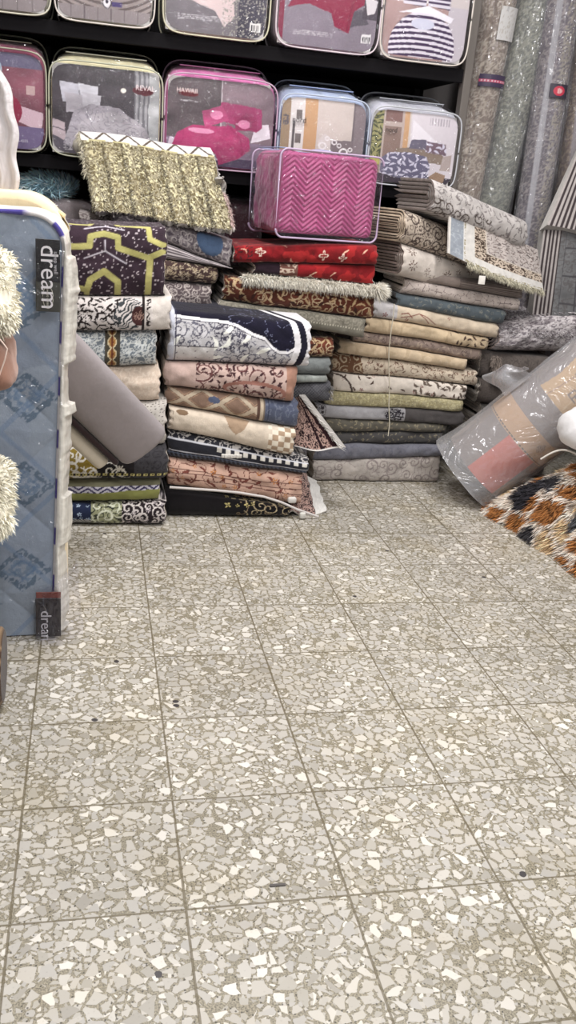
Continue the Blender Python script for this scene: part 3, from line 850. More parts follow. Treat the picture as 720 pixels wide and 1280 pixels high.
soft_pack('bedding_bundle', 'clear wrapped grey bundle between the cream mattress and the straw coloured rug', 'bedding bundle', -.30, .02, 3.96, 4.3, .838, 1.10, (150, 140, 142), s=3)
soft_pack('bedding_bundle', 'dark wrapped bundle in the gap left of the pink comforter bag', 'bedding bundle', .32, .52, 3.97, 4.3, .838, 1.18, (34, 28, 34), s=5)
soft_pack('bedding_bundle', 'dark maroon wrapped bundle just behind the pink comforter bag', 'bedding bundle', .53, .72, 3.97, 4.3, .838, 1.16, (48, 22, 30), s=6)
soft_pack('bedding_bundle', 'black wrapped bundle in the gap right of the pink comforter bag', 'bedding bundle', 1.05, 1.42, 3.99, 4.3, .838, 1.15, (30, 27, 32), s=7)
# blue fluffy bundle
root = empty('yarn_bundle', (-.19, 4.1, 1.10), 'light blue shaggy yarn bundle behind the cream mattress', 'yarn')
mb = MB()
n = 2600; a = rng.random(n) * 2 * PI; b = np.arccos(1 - rng.random(n) * 1.9)
Dn = np.stack([np.sin(b) * np.cos(a), np.sin(b) * np.sin(a), np.cos(b)], 1)
Rn = np.array([-.21, 4.06, 1.13]) + Dn * np.array([.13, .07, .045])
tg = np.cross(Dn, rng.normal(size=(n, 3)) * .3 + np.array([0, 1, .3])) + Dn * .35
mb.add(*(lambda g: (g.reshape(-1, 3), (170, 210, 230), np.array([[i * 13 + j, ((i + 1) % 24) * 13 + j, ((i + 1) % 24) * 13 + j + 1, i * 13 + j + 1] for i in range(24) for j in range(12)])))(
    np.array([[(-.21 + .13 * math.sin(t) * math.cos(p_), 4.06 + .07 * math.sin(t) * math.sin(p_), 1.13 + .045 * math.cos(t)) for t in np.linspace(0, PI, 13)] for p_ in np.linspace(0, 2 * PI, 24, endpoint=False)])))
blades(mb, Rn, tg, .05, .0045, np.array([190, 226, 244]) * (1 + .22 * rng.normal(size=(n, 1))).clip(.4, 1.4), .1)
o = mb.build('yarn_strands', M_FUR); adopt(root, o)

# ================================================================== CARPET PATTERNS
def pt_arabesque(bg, ln, s, cell=.035, lw=.12, acc=None, k=7, sc=22, amt=.1):
    def f(u, v):
        C = base(u, bg, v, amt, s)
        C = over(C, contour(u, v, s, sc, k, lw) * .75, ln)
        C = over(C, curls(u, v, s + 2, cell, 1.5, .16, .7), ln)
        if acc: C = over(C, flowers(u, v, s + 5, cell * 1.5, cell * .42, 5, .6), acc)
        return C
    return f


def pt_floral(bg, cols, s, cell=.05, size=.014, vine=None, amt=.08, dots=None):
    def f(u, v):
        C = base(u, bg, v, amt, s)
        if vine: C = over(C, contour(u, v, s, 9, 5, .035), vine)
        for i, c in enumerate(cols):
            C = over(C, leaves(u, v, s + 3 + i, cell * .8, size * 1.1, size * .28, .6), c)
            C = over(C, flowers(u, v, s + 9 + i * 4, cell, size, 5 + i % 2, .55), c)
        if dots: C = over(C, flowers(u, v, s + 31, .012, .0035, 1, .6, 0), dots)
        return C
    return f


def pt_faint(bg, ln, s, sc=16, k=6, w=.07, amt=.1, op=.6):
    def f(u, v):
        return over(base(u, bg, v, amt, s), contour(u, v, s, sc, k, w) * op, ln)
    return f


# ---- left stack
def p_purple(u, v):
    # flat map of the visible face: x in surveyed photo thirds
    zx = 36 + 1119 * u; zy = 534 - 1111 * v
    C = base(u, (54, 40, 50), v, .25, 4, 14)
    C = over(C, (hsh(np.floor(u * 210), np.floor(v * 210), 3) > .93), (176, 164, 170))
    Y_ = (178, 172, 110)
    def st(pts, w, c):
        nonlocal C
        D = np.full(u.shape, 999.)
        for (ax, ay), (bx, by) in zip(pts[:-1], pts[1:]):
            ex, ey = bx - ax, by - ay
            t = np.clip(((zx - ax) * ex + (zy - ay) * ey) / (ex * ex + ey * ey), 0, 1)
            D = np.minimum(D, np.hypot(zx - ax - t * ex, zy - ay - t * ey))
        C = over(C, np.clip((w / 2 - D) / 2.5 + .5, 0, 1), c)
    st([(60, 390), (150, 392), (156, 345)], 20, Y_); st([(246, 340), (250, 390), (360, 400), (366, 450), (412, 470)], 20, Y_)
    st([(60, 486), (150, 480), (152, 446), (200, 434), (250, 446), (252, 484), (362, 518), (410, 496)], 22, Y_)
    st([(368, 518), (362, 690)], 24, Y_); st([(60, 622), (140, 640), (152, 600), (202, 568), (252, 606), (252, 690)], 24, Y_); st([(140, 640), (140, 700)], 20, Y_)
    for l in ([(130, 524), (205, 496), (282, 540)], [(205, 496), (204, 458)], [(130, 418), (205, 404), (272, 418)], [(205, 404), (205, 376)]):
        st(l, 5, (196, 190, 200))
    return C


def p_greek(u, v):
    C = base(u, (30, 26, 28), v, .15, 2)
    C = over(C, (u < .13), (132, 112, 48)); C = over(C, (u < .13) & (curls(u, v, 4, .05, 1.2, .2) > 0), (224, 220, 212))
    C = over(C, curls(u, v, 9, .062, 1.5, .13, .95) * (u < .26), (224, 220, 212)); C = over(C, flowers(u, v, 3, .05, .012, 6, .6) * (u < .26), (216, 210, 200))
    C = over(C, (u > .26), (58, 56, 60)); C = over(C, (u > .26) * contour(u, v, 3, 24, 6, .12), (44, 42, 46))
    b = (v < -.034) & (v > -.045)
    C = over(C, b, (40, 36, 34)); C = over(C, b & (frac(u * 42) > .35), (206, 196, 130)); C = over(C, b & (frac(u * 42) > .55) & (frac(u * 42) < .8) & (np.abs(v + .039) < .0025), (40, 36, 34))
    return C


def p_zig(u, v):
    C = base(u, (206, 202, 214), v, .06, 2)
    q = v - .018 + .022 * np.abs(frac(u * 15) - .5) * 2
    C = over(C, frac(q * 62) > .52, (60, 54, 92)); C = over(C, v > .022, (120, 118, 96)); C = over(C, v < -.008 + .012 * u / .3, (140, 142, 84))
    return C


def p_mixed(u, v):
    C = base(u, (34, 42, 68), v, .15, 3)
    C = over(C, flowers(u, v, 7, .03, .009, 5, .8) * (u < .12), (176, 192, 214)); C = over(C, (v < -.018), (180, 178, 176)); C = over(C, (v < -.018) & (frac((u + v) * 90) > .5), (40, 40, 46))
    mk = (u > .11) & (u < .22); C = over(C, mk, (150, 152, 122)); C = over(C, mk * contour(u, v, 8, 22, 5, .16), (54, 56, 48)); C = over(C, mk * curls(u, v, 5, .05, 1.2, .14), (208, 210, 190))
    mk = (u > .22); C = over(C, mk, (38, 30, 34)); C = over(C, mk * curls(u, v, 11, .036, 1.4, .17), (206, 198, 196)); C = over(C, mk * flowers(u, v, 2, .03, .009, 6, .8), (196, 186, 190))
    return C


def p_whiteblack(u, v):
    C = base(u, (214, 206, 204), v, .05, 3); k = (38, 30, 30)
    C = over(C, flowers(u, v, 5, .009, .0032, 1, 1, 0) * ell(u, v, .065, -.002, .04, .03), k)
    C = over(C, curls(u, v, 3, .05, 1.4, .1) * (u < .17) * (v < .022), k); C = over(C, leaves(u, v, 6, .022, .014, .004) * (u < .2) * (u > .03), k)
    mk = ell(u, v, .225, 0, .055, .06); C = over(C, mk * (frac(np.arctan2(v - .04, u - .27) * 4 + 5 * fbm(u * 30, v * 30, 3, 2)) > .5), (62, 66, 70))
    C = over(C, ell(u, v, .262, -.006, .026, .034), (70, 42, 42)); C = over(C, (u > .272) & (u < .279), k); C = over(C, ell(u, v, .262, -.006, .018, .02) * curls(u, v, 3, .02), (150, 120, 110))
    C = over(C, (u > .279), (208, 200, 196)); C = over(C, (u > .285) & (u < .302) & (contour(u, v, 4, 60, 3, .2) > 0), k); C = over(C, u > .306, (206, 198, 192))
    return C


def p_teal(u, v):
    C = base(u, (112, 120, 128), v, .15, 3)
    C = over(C, contour(u, v, 4, 38, 5, .2), (206, 208, 206)); C = over(C, curls(u, v, 3, .03, 1.5, .15), (200, 204, 206))
    mk = np.abs(u - .175) < .026; C = over(C, mk, (78, 72, 62)); w = .016 * np.abs(np.sin((v - .005) * 75)) + .004
    w = w * .7; C = over(C, (np.abs(u - .175) < w), (170, 126, 74)); C = over(C, (np.abs(np.abs(u - .175) - w) < .0022), (222, 206, 170)); C = over(C, (np.abs(u - .175) < w * .3), (110, 60, 44))
    return C


def p_dotted(u, v):
    C = base(u, (190, 184, 178), v, .06, 3); return over(C, flowers(u, v, 3, .012, .003, 1, .9, 0), (70, 60, 58))


G1 = 'folded carpets in the left stack'
Y1 = 3.1
b1 = [None, ((96, 630), (208, 627)), ((90, 602), (208, 602)), ((88, 560), (210, 564)), ((88, 508), (210, 530)), ((88, 463), (210, 500)), ((88, 416), (210, 457)), ((87, 371), (213, 413)), ((85, 372 - 1), (210, 371)), ]
b1 = [None, ((96, 631), (208, 629)), ((90, 603), (208, 601)), ((88, 561), (210, 561)), ((88, 507), (210, 505)), ((88, 462), (210, 459)), ((88, 415), (210, 414)), ((87, 371), (210, 371)), ((85, 280), (207, 284))]
L1 = [('black, blue and green patchwork carpet lying on the floor, lowest of the left stack', p_mixed, 207),
      ('carpet with blue and white zigzags above an olive green band, low in the left stack', p_zig, 200),
      ('black and gold paisley carpet with a key border, just above the zigzag one', p_greek, 209),
      ('white carpet with small dark dots, mostly hidden behind the grey foam mat', p_dotted, 208),
      ('plain beige damask carpet in the left stack, beside the tip of the pink scroll carpet', pt_faint((208, 190, 174), (226, 212, 198), 4, 26, 6, .16), 200),
      ('blue grey damask carpet with an orange ornament stripe', p_teal, 196),
      ('white carpet with black flowers and berries, under the purple one', p_whiteblack, 213)]
for i, (lb, pt, ur) in enumerate(L1):
    stack_item(Y1, b1[i], b1[i + 1], 74, ur, 'folded_carpet', lb, pt, D=.42, seed=i + 1, group=G1, edge=(170, 160, 150), sagA=.001, topv=.01, dy=(0, .012, .004, .02, .03, .012, 0)[i], ry=(None if i not in (4, 6) else .035))
o, w, T, fz, xL, z0 = stack_item(Y1, b1[7], b1[8], 72, 207, 'folded_carpet', 'dark purple carpet with olive yellow honeycomb lines, thick topmost fold of the left stack', lambda u, v: p_purple(u, v), D=.34, seed=9, group=G1, edge=(190, 184, 176), t=.02, ry=.045, p=2.6, topv=.30, bulge=.006, sagA=.001, endr=1)


# ---- second stack
def p_blackgold(u, v):
    C = base(u, (20, 17, 20), v, .2, 3); g = (176, 160, 130); k = np.clip((u - .2) / .1, 0, 1)
    C = over(C, curls(u, v, 5, .055, 1.5, .09) * (u > .3), g); C = over(C, contour(u, v, 7, 14, 4, .05) * (u > .27), (130, 112, 90)); C = over(C, flowers(u, v + .0, 4, .035, .011, 4, .8) * (u > .22) * (u < .34) * (v > 0), (190, 176, 120))
    return over(C, (v > .045) * (frac(u * 26) > .3) * (u > .25) * (v < .049), (120, 110, 90))


def p_peach(u, v):
    C = base(u, (190, 156, 140), v, .14, 3)
    C = over(C, contour(u, v, 5, 12, 5, .05), (96, 54, 48)); C = over(C, leaves(u, v, 8, .04, .018, .005, .8), (110, 62, 54)); C = over(C, flowers(u, v, 4, .06, .012, 5, .7), (180, 120, 70))
    for q in (-.016, .004, .02): C = over(C, np.abs(v - q - .004 * np.sin(u * 11 + q * 90)) < .0016, (92, 62, 56))
    return C


def p_bwband(u, v):
    C = base(u, (38, 38, 46), v, .2, 3)
    C = over(C, contour(u, v, 5, 34, 4, .2) * (v > .02), (176, 172, 170)); C = over(C, (v < -.02) & (frac(u * 60 + v * 20) > .6), (84, 92, 110))
    q = v - .01 + .1 * (u - .3) * (u < .3) * 0; C = over(C, (np.abs(q) < .008) & (frac(u * 30) > .45) & (u > .18), (206, 202, 196))
    for c_ in (-.016, .022): C = over(C, np.abs(v - c_) < .0022, (196, 196, 204))
    C = over(C, (v < -.022) & (v > -.026), (90, 100, 120))
    return C


def p_beigecheck(u, v):
    C = base(u, (206, 192, 176), v, .07, 3); b_ = (166, 142, 120)
    C = over(C, poly(u, v, [(.20, .06), (.22, .01), (.245, -.012), (.26, .0), (.275, .012), (.30, .06)]), b_); C = over(C, ell(u, v, .045, .04, .022, .014), (120, 98, 78))
    ck = (np.floor(u / .024) + np.floor((v + .5) / .02)) % 2
    C = over(C, (u > .37) * ck * ((v < .02) | (u > .41)), b_); return over(C, (u > .37) * (1 - ck), (224, 214, 198))


def p_diamond(u, v):
    C = base(u, (132, 108, 94), v, .1, 3); cr = (190, 174, 154)
    q = np.minimum(np.abs(frac((u + v * 1.3) / .13) - .5), np.abs(frac((u - v * 1.3) / .13) - .5)) * .13
    C = over(C, q < .012, cr); C = over(C, (q > .018) & (q < .022), (170, 140, 116)); C = over(C, ell(u, v, .175, .01, .022, .014), (88, 96, 122))
    for x0, c in ((.335, (92, 70, 62)), (.347, cr), (.36, (120, 108, 96))): C = over(C, (u > x0), c)
    C = over(C, u > .365, (82, 88, 108)); C = over(C, (u > .365) * contour(u, v, 6, 26, 4, .08), (108, 114, 132)); C = over(C, (np.abs(u - .378) < .0015), (56, 60, 78))
    return C


def p_pinkscroll(u, v):
    C = base(u, (184, 160, 152), v, .1, 3); k = (62, 38, 42)
    m_ = (u > .11)
    C = over(C, leaves(u, v, 4, .026, .013, .0045, .8) * m_, k); C = over(C, flowers(u, v, 12, .07, .015, 8, .9, .3) * m_, k); C = over(C, curls(u, v, 15, .075, 1.3, .09) * m_, (96, 62, 62))
    mk = ell(u, v, .33, -.03, .12, .035) * (1 - ell(u, v, .33, -.034, .105, .026)); C = over(C, mk, (150, 106, 96)); C = over(C, (u > .445), (158, 120, 104))
    return C


def p_navy(u, v):
    # u 0..~.5, v around the thick fold
    h = v
    C = base(u, (20, 18, 36), v, .25, 3, 20)
    edge = np.interp(u, [0, .02, .20, .24, .30, .34, .37, .40, .43, .46, .5], [.074, .072, .064, .055, .028, .018, -.012, -.03, -.03, -.01, .03])
    low = h < edge
    C = over(C, low, (184, 182, 186))
    C = over(C, low * contour(u, v, 4, 30, 5, .1), (104, 104, 116)); C = over(C, low * curls(u, v, 9, .05, 1.4, .1), (86, 84, 96))
    C = over(C, low * ell(u, v, .22, .01, .07, .05) * contour(u, v, 6, 40, 4, .15), (70, 68, 82)); C = over(C, low * leaves(u, v, 3, .06, .03, .008, .4), (232, 232, 226))
    C = over(C, (np.abs(h - edge) < .006), (224, 222, 226)); C = over(C, (np.abs(h - edge + .0075) < .0016), (44, 40, 56))
    C = over(C, (~low) * (u > .2) * contour(u, v, 8, 22, 3, .03) * .8, (120, 124, 150))
    mk = (h < -.028 + .0 * u) & (u < .16); C = over(C, mk, (204, 200, 200)); C = over(C, (np.abs(h + .028) < .002) & (u < .17), (50, 46, 56)); C = over(C, mk * flowers(u, v, 3, .02, .003, 1, .5, 0), (90, 80, 90))
    C = over(C, (u < .018), (190, 192, 204)); C = over(C, (np.abs(u - .022) < .002), (40, 40, 64))
    C = over(C, (u > .455 - .35 * np.abs(v - .0) ** 1.2), (222, 220, 224)); C = over(C, (u > .478 - .35 * np.abs(v) ** 1.2), (22, 20, 36)); C = over(C, (u > .503 - .35 * np.abs(v) ** 1.2), (214, 212, 216))
    return C


G2 = 'folded carpets in the second stack'
Y2 = 3.2
b2 = [None, ((212, 609), (365, 632)), ((215, 574), (376, 594)), ((212, 538), (368, 572)), ((213, 508), (370, 536)), ((209, 483), (372, 504)), ((206, 453), (370, 459)), ((214, 388), (385, 404))]
stack_item(Y2, None, ((208, 611), (365, 634)), 208, 362, 'folded_carpet', 'black carpet with gold scrollwork lying on the floor, lowest of the second stack', p_blackgold, D=.45, seed=21, group=G2, sagA=0, edge=(60, 50, 50))
stack_item(Y2, b2[1], b2[2], 212, 378, 'folded_carpet', 'peach pink folded carpet with brown vines near the bottom of the second stack', p_peach, D=.45, seed=22, group=G2, sagA=.002, edge=(190, 150, 130), t=.009)
o_bw, w_bw, T_bw, fz_bw, xL_bw, z_bw = stack_item(Y2, b2[2], b2[3], 210, 386, 'folded_carpet', 'black and white carpet with pale edging, between the peach and the beige carpets', p_bwband, D=.45, seed=23, group=G2, sagA=.002, edge=(60, 60, 66), t=.008)
stack_item(Y2, b2[3], b2[4], 212, 368, 'folded_carpet', 'beige carpet with brown checker squares at its right end', p_beigecheck, D=.45, seed=24, group=G2, sagA=.002, edge=(220, 210, 200), dy=-.012)
stack_item(Y2, b2[4], b2[5], 208, 373, 'folded_carpet', 'brown carpet with cream lattice crosses and a blue grey right border', p_diamond, D=.45, seed=25, group=G2, sagA=.002, edge=(120, 110, 100))
stack_item(Y2, b2[5], b2[6], 206, 370, 'folded_carpet', 'dusty pink carpet with dark floral scrolls under the navy one', p_pinkscroll, D=.45, seed=26, group=G2, sagA=.002, edge=(210, 190, 176), dy=-.01, ry=.045)
o, w, T, fz, xL, z0 = stack_item(Y2, b2[6], b2[7], 212, 388, 'folded_carpet', 'navy carpet with a pale ornate field and white edge, topmost of the second stack', p_navy, D=.45, seed=27, group=G2, sagA=.002, t=.02, ry=.06, topv=.40, edge=(215, 212, 214), dy=-.01, back=(150, 150, 160))
# pale woven tag on the black and white carpet
mb = MB()
for i in range(7):
    x0 = .20 + i * .011; mb.rbox(x0, x0 + .012, -.006 - .003 * (i % 2), .004, T_bw * .52 - .006 + .0 * i, T_bw * .52 + .009, .003, (206, 202, 196))
mb.build('woven_tag', M_CLOTH, o_bw)


# carpet corner splayed out at the foot of the second stack
def sheet(mb, pts4, nx, ny, paint, th=.006, wave=None, back=(170, 165, 160)):
    """pts4: corners (00, 10, 11, 01); paint(s, t) with 0..1"""
    a, b, c, d = [np.array(p_, float) for p_ in pts4]
    s, t = np.meshgrid(np.linspace(0, 1, nx), np.linspace(0, 1, ny), indexing='ij')
    G = (a * ((1 - s) * (1 - t))[..., None] + b * (s * (1 - t))[..., None] + c * (s * t)[..., None] + d * ((1 - s) * t)[..., None])
    if wave is not None: G = G + wave(s, t)
    du = np.gradient(G, axis=0); dv = np.gradient(G, axis=1); N_ = np.cross(du, dv); N_ /= np.linalg.norm(N_, axis=2)[..., None] + 1e-9
    C = paint(s, t)
    H = G - N_ * th
    mb.grid(G, C); mb.grid(H[:, ::-1], base(s, back))
    for ed in (np.s_[0, :], np.s_[-1, :], np.s_[:, 0], np.s_[:, -1]):
        mb.grid(np.stack([G[ed], (G[ed] + H[ed]) / 2, H[ed]], 0), base(np.zeros((3, len(G[ed]))), (205, 200, 196)))
    return G


def p_lace(su, sv, ru=.2, rv=.1):
    def f(s, t):
        u, v = s * su, t * sv
        C = base(s, (40, 26, 30), v, .15, 4)
        C = over(C, curls(u, v, 3, .026, 1.5, .2), (190, 160, 150)); C = over(C, contour(u, v, 7, 40, 5, .16), (170, 140, 132))
        return C
    return f


def z_on(u, v, Y): return P(u, v, Y)


root = empty('runner_rug', (.80, 3.3, 0), 'brown lace patterned runner with a white edge, splayed at the foot of the second stack', 'rug')
mb = MB()
A = P(362, 612, 3.26); B = P(392, 648, 3.20); Cc = P(372, 585, 3.5); Dd = P(352, 575, 3.5)
sheet(mb, [P(360, 644, 3.215) + [0, 0, .012], P(394, 646, 3.235) + [0, 0, .008], P(384, 594, 3.50), P(372, 566, 3.50)], 50, 60, p_lace(.16, .3), wave=lambda s, t: np.stack([0 * s, 0 * s, .012 * np.sin(s * 9) * (1 - t) * (1 - s)], -1))
adopt(root, mb.build('rug_field', M_PILE))
mb = MB()
sheet(mb, [P(394, 646, 3.235) + [0, 0, .008], P(408, 640, 3.26) + [0, 0, .006], P(396, 600, 3.48), P(384, 594, 3.50)], 12, 30, lambda s, t: base(s, (205, 203, 200), t, .08, 3), wave=lambda s, t: np.stack([.003 * np.sin(t * 19), 0 * s, .003 * np.sin(t * 11)], -1))
adopt(root, mb.build('white_edge', M_CLOTH))
mb = MB()
pts = [P(u, v, 3.19) for u, v in ((212, 609), (240, 611), (270, 613), (300, 616), (330, 621), (352, 628), (372, 637), (398, 646))]
mb.tube(np.array(pts) + [0, 0, .0], .005, (196, 190, 188), 6); adopt(root, mb.build('edge_binding', M_CLOTH))
mb = MB(); q = P(378, 643, 3.19); mb.rbox(q[0] - .012, q[0] + .012, q[1] - .012, q[1] + .012, .004, .03, .006, (205, 203, 198)); adopt(root, mb.build('label_tag', M_CLOTH)); mb = MB(); q = P(366, 625, 3.2); mb.rbox(q[0] - .02, q[0] + .014, q[1] - .01, q[1] + .02, q[2] - .012, q[2] + .012, .008, (200, 196, 192)); adopt(root, mb.build('label_tag', M_CLOTH))

# lace rug corner hanging out of the second stack
root = empty('prayer_rug', tuple(P(385, 540, 3.3)), 'dark lace patterned rug corner with white fringe hanging out of the second stack', 'rug')
a, b, c, d = P(368, 560, 3.30), P(426, 563, 3.22), P(374, 494, 3.30), P(366, 500, 3.34)
def p_prayer(s, t):
    C = p_lace(.2, .2)(s, t)
    # s along the bottom, t up
    C = over(C, np.abs(s - .93) < .07, (44, 22, 28)); C = over(C, np.abs(s - .62 - .1 * t) < .035, (40, 22, 28)); C = over(C, t < .03, (230, 226, 224))
    return C
mb = MB(); Gp = sheet(mb, [a, b, c, d], 60, 60, p_prayer, wave=lambda s, t: np.stack([0 * s, -.012 * np.sin(s * 5) * (1 - t), .012 * np.sin((s - .5) * 3.1) ** 2 * (1 - t) - .006 * (1 - t)], -1))
adopt(root, mb.build('rug_field', M_PILE))
mb = MB(); e = Gp[-1]; off = np.array([.020, -.012, .006])
mb.grid(np.stack([e + off * k_ + [0, 0, .002 * math.sin(k_ * 3)] for k_ in (0, .5, 1)], 0), base(np.zeros((3, len(e))), (214, 210, 208)))
strands_edge(mb, e, [.9, -.4, -.1], 420, .026, .0018, (222, 218, 214), .3, .3)
adopt(root, mb.build('fringe', M_FUR))

# foam mat leaning out behind the mattress
root = empty('foam_mat', tuple(P(150, 520, 2.85)), 'plain grey foam mat slanting down from behind the blue mattress towards the left stack', 'foam mat')
def slab(mb, A, B, width, th, c, n=30, k=48, e=.75, ax=None):
    A = np.array(A, float); B = np.array(B, float); d = (B - A); L_ = np.linalg.norm(d); d /= L_
    nrm = np.array([0, 1., 0]); nrm -= d * nrm.dot(d); nrm /= np.linalg.norm(nrm); s_ = np.cross(d, nrm)
    a_ = np.linspace(0, 2 * PI, k, endpoint=False)
    ex = np.sign(np.cos(a_)) * np.abs(np.cos(a_)) ** e * width / 2; ey = np.sign(np.sin(a_)) * np.abs(np.sin(a_)) ** e * th / 2
    tt = np.concatenate([[0, .004], np.linspace(.02, .98, n), [.996, 1.0]]); sc = np.ones_like(tt); sc[0] = sc[-1] = .86; sc[1] = sc[-2] = .96
    G = A + d * (tt * L_)[None, :, None] + (ex[:, None] * sc)[..., None] * s_ + (ey[:, None] * sc)[..., None] * nrm
    C = base(G[..., 0], c, G[..., 2], .04, 2, 9)
    mb.grid(G, C, wrap=True)
    for e_ in (0, len(tt) - 1):
        cc = A + d * tt[e_] * L_
        mb.add(np.vstack([G[:, e_], [cc]]), c, T=[(i, (i + 1) % k, k) for i in range(k)])
    return d, s_, nrm
mb = MB(); A_ = P(58, 434, 2.70); B_ = P(179, 556, 2.93)
d_, s_, n_ = slab(mb, A_, B_, .185, .10, (146, 138, 140)); adopt(root, mb.build('foam_sheet', M_CLOTH))
sgn = 1 if s_[2] < 0 else -1
mb = MB(); slab(mb, A_ + s_ * sgn * .103 + [0, .01, 0], B_ + s_ * sgn * .103 - d_ * .03 + [0, .01, 0], .026, .085, (46, 30, 32)); adopt(root, mb.build('dark_edge', M_CLOTH))
mb = MB(); slab(mb, A_ + s_ * sgn * .142 + [0, .02, 0], B_ + s_ * sgn * .142 - d_ * .05 + [0, .02, 0], .055, .07, (206, 196, 180)); adopt(root, mb.build('cream_lining', M_CLOTH))

# ================================================================== PILE BEHIND THE LEFT AND SECOND STACKS
Y2b = 3.47
G2b = 'folded carpets heaped behind the left stacks'
c2 = [((205, 390), (268, 394)), ((206, 351), (268, 356)), ((205, 324), (272, 334)), ((204, 303), (292, 336)), ((198, 274), (290, 300)), ((150, 256), (290, 283))]
stack_item(Y2b, c2[0], c2[1], 150, 264, 'folded_carpet', 'brown grey carpet folded in thin spiral layers, lowest of the heap behind the purple carpet', pt_arabesque((84, 74, 76), (170, 160, 156), 31, .03), D=.3, seed=31, group=G2b, t=.007, gap=.004, edge=(180, 168, 164), sagA=0)
stack_item(Y2b, c2[1], c2[2], 150, 271, 'folded_carpet', 'dark brown rolled carpet with cream leaves behind the purple carpet', pt_floral((66, 50, 48), [(176, 160, 140), (150, 134, 112)], 32, .03, .011), D=.3, seed=32, group=G2b, sagA=0, edge=(110, 90, 90))
stack_item(Y2b, c2[2], c2[3], 150, 289, 'folded_carpet', 'bundle of pale edged thin carpets behind the purple carpet', lambda u, v: over(base(u, (96, 88, 92), v, .2, 3), frac(v * 95 + .4 * np.sin(u * 7)) > .6, (196, 186, 188)), D=.3, seed=33, group=G2b, sagA=0, t=.006, gap=.003, edge=(200, 190, 190))
stack_item(Y2b, c2[3], c2[4], 140, 290, 'folded_carpet', 'grey blue paisley carpet right under the straw coloured rug', lambda u, v: over(over(over(base(u, (122, 114, 118), v, .25, 3), contour(u, v, 4, 24, 6, .14), (84, 76, 84)), curls(u, v, 8, .04, 1.4, .13), (168, 160, 160)), ell(u, v, .36, .02, .05, .05), (74, 92, 120)), D=.3, seed=34, group=G2b, sagA=0, topv=.16, edge=(130, 120, 124))

# straw coloured shaggy rug leaning back on the bags
root = empty('shaggy_rug', tuple(P(200, 275, 3.47)), 'straw coloured shaggy rug with a white diamond border, leaning above the purple carpet', 'rug')
TL, TR, BL, BR = P(99, 164, 3.80), P(262, 184, 3.80), P(116, 263, 3.44), P(289, 286, 3.44)


def p_straw(s, t):
    u, v = s * .5, t * .42
    C = base(s, (150, 142, 118), u, .12, 4, 60)
    n = vn((u + v * .3) * 170, (v * .7) * 120, 3); n2 = vn((u - v * .3) * 170, v * 120, 9)
    C = over(C, (np.where(frac(u * 14) > .5, n, n2) > .56) * .8, (92, 80, 52)); C = over(C, (np.where(frac(u * 14) > .5, n2, n) > .72) * .9, (222, 214, 176))
    C = over(C, (frac(u * 14 + .05 * np.sin(v * 30)) < .1) * .45, (84, 74, 54)); C = over(C, (fbm(u * 8, v * 8, 4, 3) > .6) * .25, (120, 106, 76))
    b = t > .86
    q = (t - .86) / .14; C = over(C, b, (218, 214, 214)); C = over(C, b & (np.minimum(np.abs(frac(s * 5.5 + q * .5) - .5), np.abs(frac(s * 5.5 - q * .5) - .5)) < .06), (92, 80, 70))
    C = over(C, b & (q < .18) & (frac(s * 5.5) > .3), (190, 182, 140))
    return C


mb = MB()
def wv(s, t): return np.stack([.006 * np.sin(t * 9) * (s > .98), -.022 * np.sin(t * PI) ** .7 - .006 * np.sin(s * 44) - .004 * (vn(s * 90, t * 80, 4) - .5), .006 * np.sin(s * 6) + .012 * np.sin(t * PI)], -1)
Gs = sheet(mb, [BL, BR, TR, TL], 190, 150, p_straw, .03, wave=wv)
adopt(root, mb.build('rug_field', M_PILE))
# second fold behind, its rolled lower edge and side
mb = MB()
e = Gs[:, 0]; mb.tube(e[::6] + [0, .045, .004], .016, base(np.zeros((10, len(e[::6]))), (120, 112, 88), np.tile(np.arange(len(e[::6])), (10, 1)) * .3, .3), 10); adopt(root, mb.build('rolled_edge', M_PILE))  # edge coloured darker than the rug field, standing in for shadow
mb = MB(); n = 15000; i = rng.integers(0, 189, n); j = rng.integers(0, 127, n); f = rng.random((n, 1))
R = Gs[i, j] * f + Gs[i + 1, j + 1] * (1 - f)
cs = np.array([(176, 168, 142), (98, 88, 70), (206, 200, 180), (68, 60, 50), (134, 125, 102)])[rng.integers(0, 5, n)]
cs = cs * (.72 + .4 * np.abs(np.sin(i / 190 * 7 * PI)) + .25 * (fbm(R[:, 0] * 14, R[:, 2] * 14, 5, 3) - .5))[:, None]
dr = np.stack([np.where(frac(i / 190 * 7) > .5, .8, -.8) + .2 * rng.normal(size=n), -.9 + 0 * i, -.8 + .3 * rng.normal(size=n)], 1)
blades(mb, R, dr, .0095, .0026, cs, .2); o = mb.build('yarn_tufts', M_FUR); adopt(root, o); tag(o, kind='stuff')
mb = MB(); strands_edge(mb, Gs[0, 60:], [-.5, -.5, -.6], 260, .022, .002, (206, 198, 176), .5, .4); strands_edge(mb, Gs[-1, 5:60], [.7, -.4, -.5], 220, .02, .002, (206, 180, 176), .5, .4); adopt(root, mb.build('fringe', M_FUR))
mb = MB(); q = TL + [.0, -.01, -.05]; a_ = np.linspace(0, 2 * PI, 20, endpoint=False)
mb.tube(np.array([q + [.0, 0, .028], q + [-.004, 0, .01], q + [-.006, 0, -.008], q + [-.004, 0, -.03]]), [.006, .019, .02, .006], (176, 170, 160), 12); adopt(root, mb.build('tassel', M_CLOTH))
soft = None
# carpet end under the left side of the shaggy rug
stack_item(3.5, ((84, 300), (150, 300)), ((84, 262), (150, 268)), 100, 142, 'folded_carpet', 'grey floral carpet fold peeping out between the purple carpet and the shaggy rug', pt_arabesque((150, 142, 140), (96, 86, 86), 37, .03), D=.25, seed=37, group=G2b, sagA=0)

# ================================================================== MIDDLE STACK
GM = 'folded carpets in the middle stack'
YM = 3.47


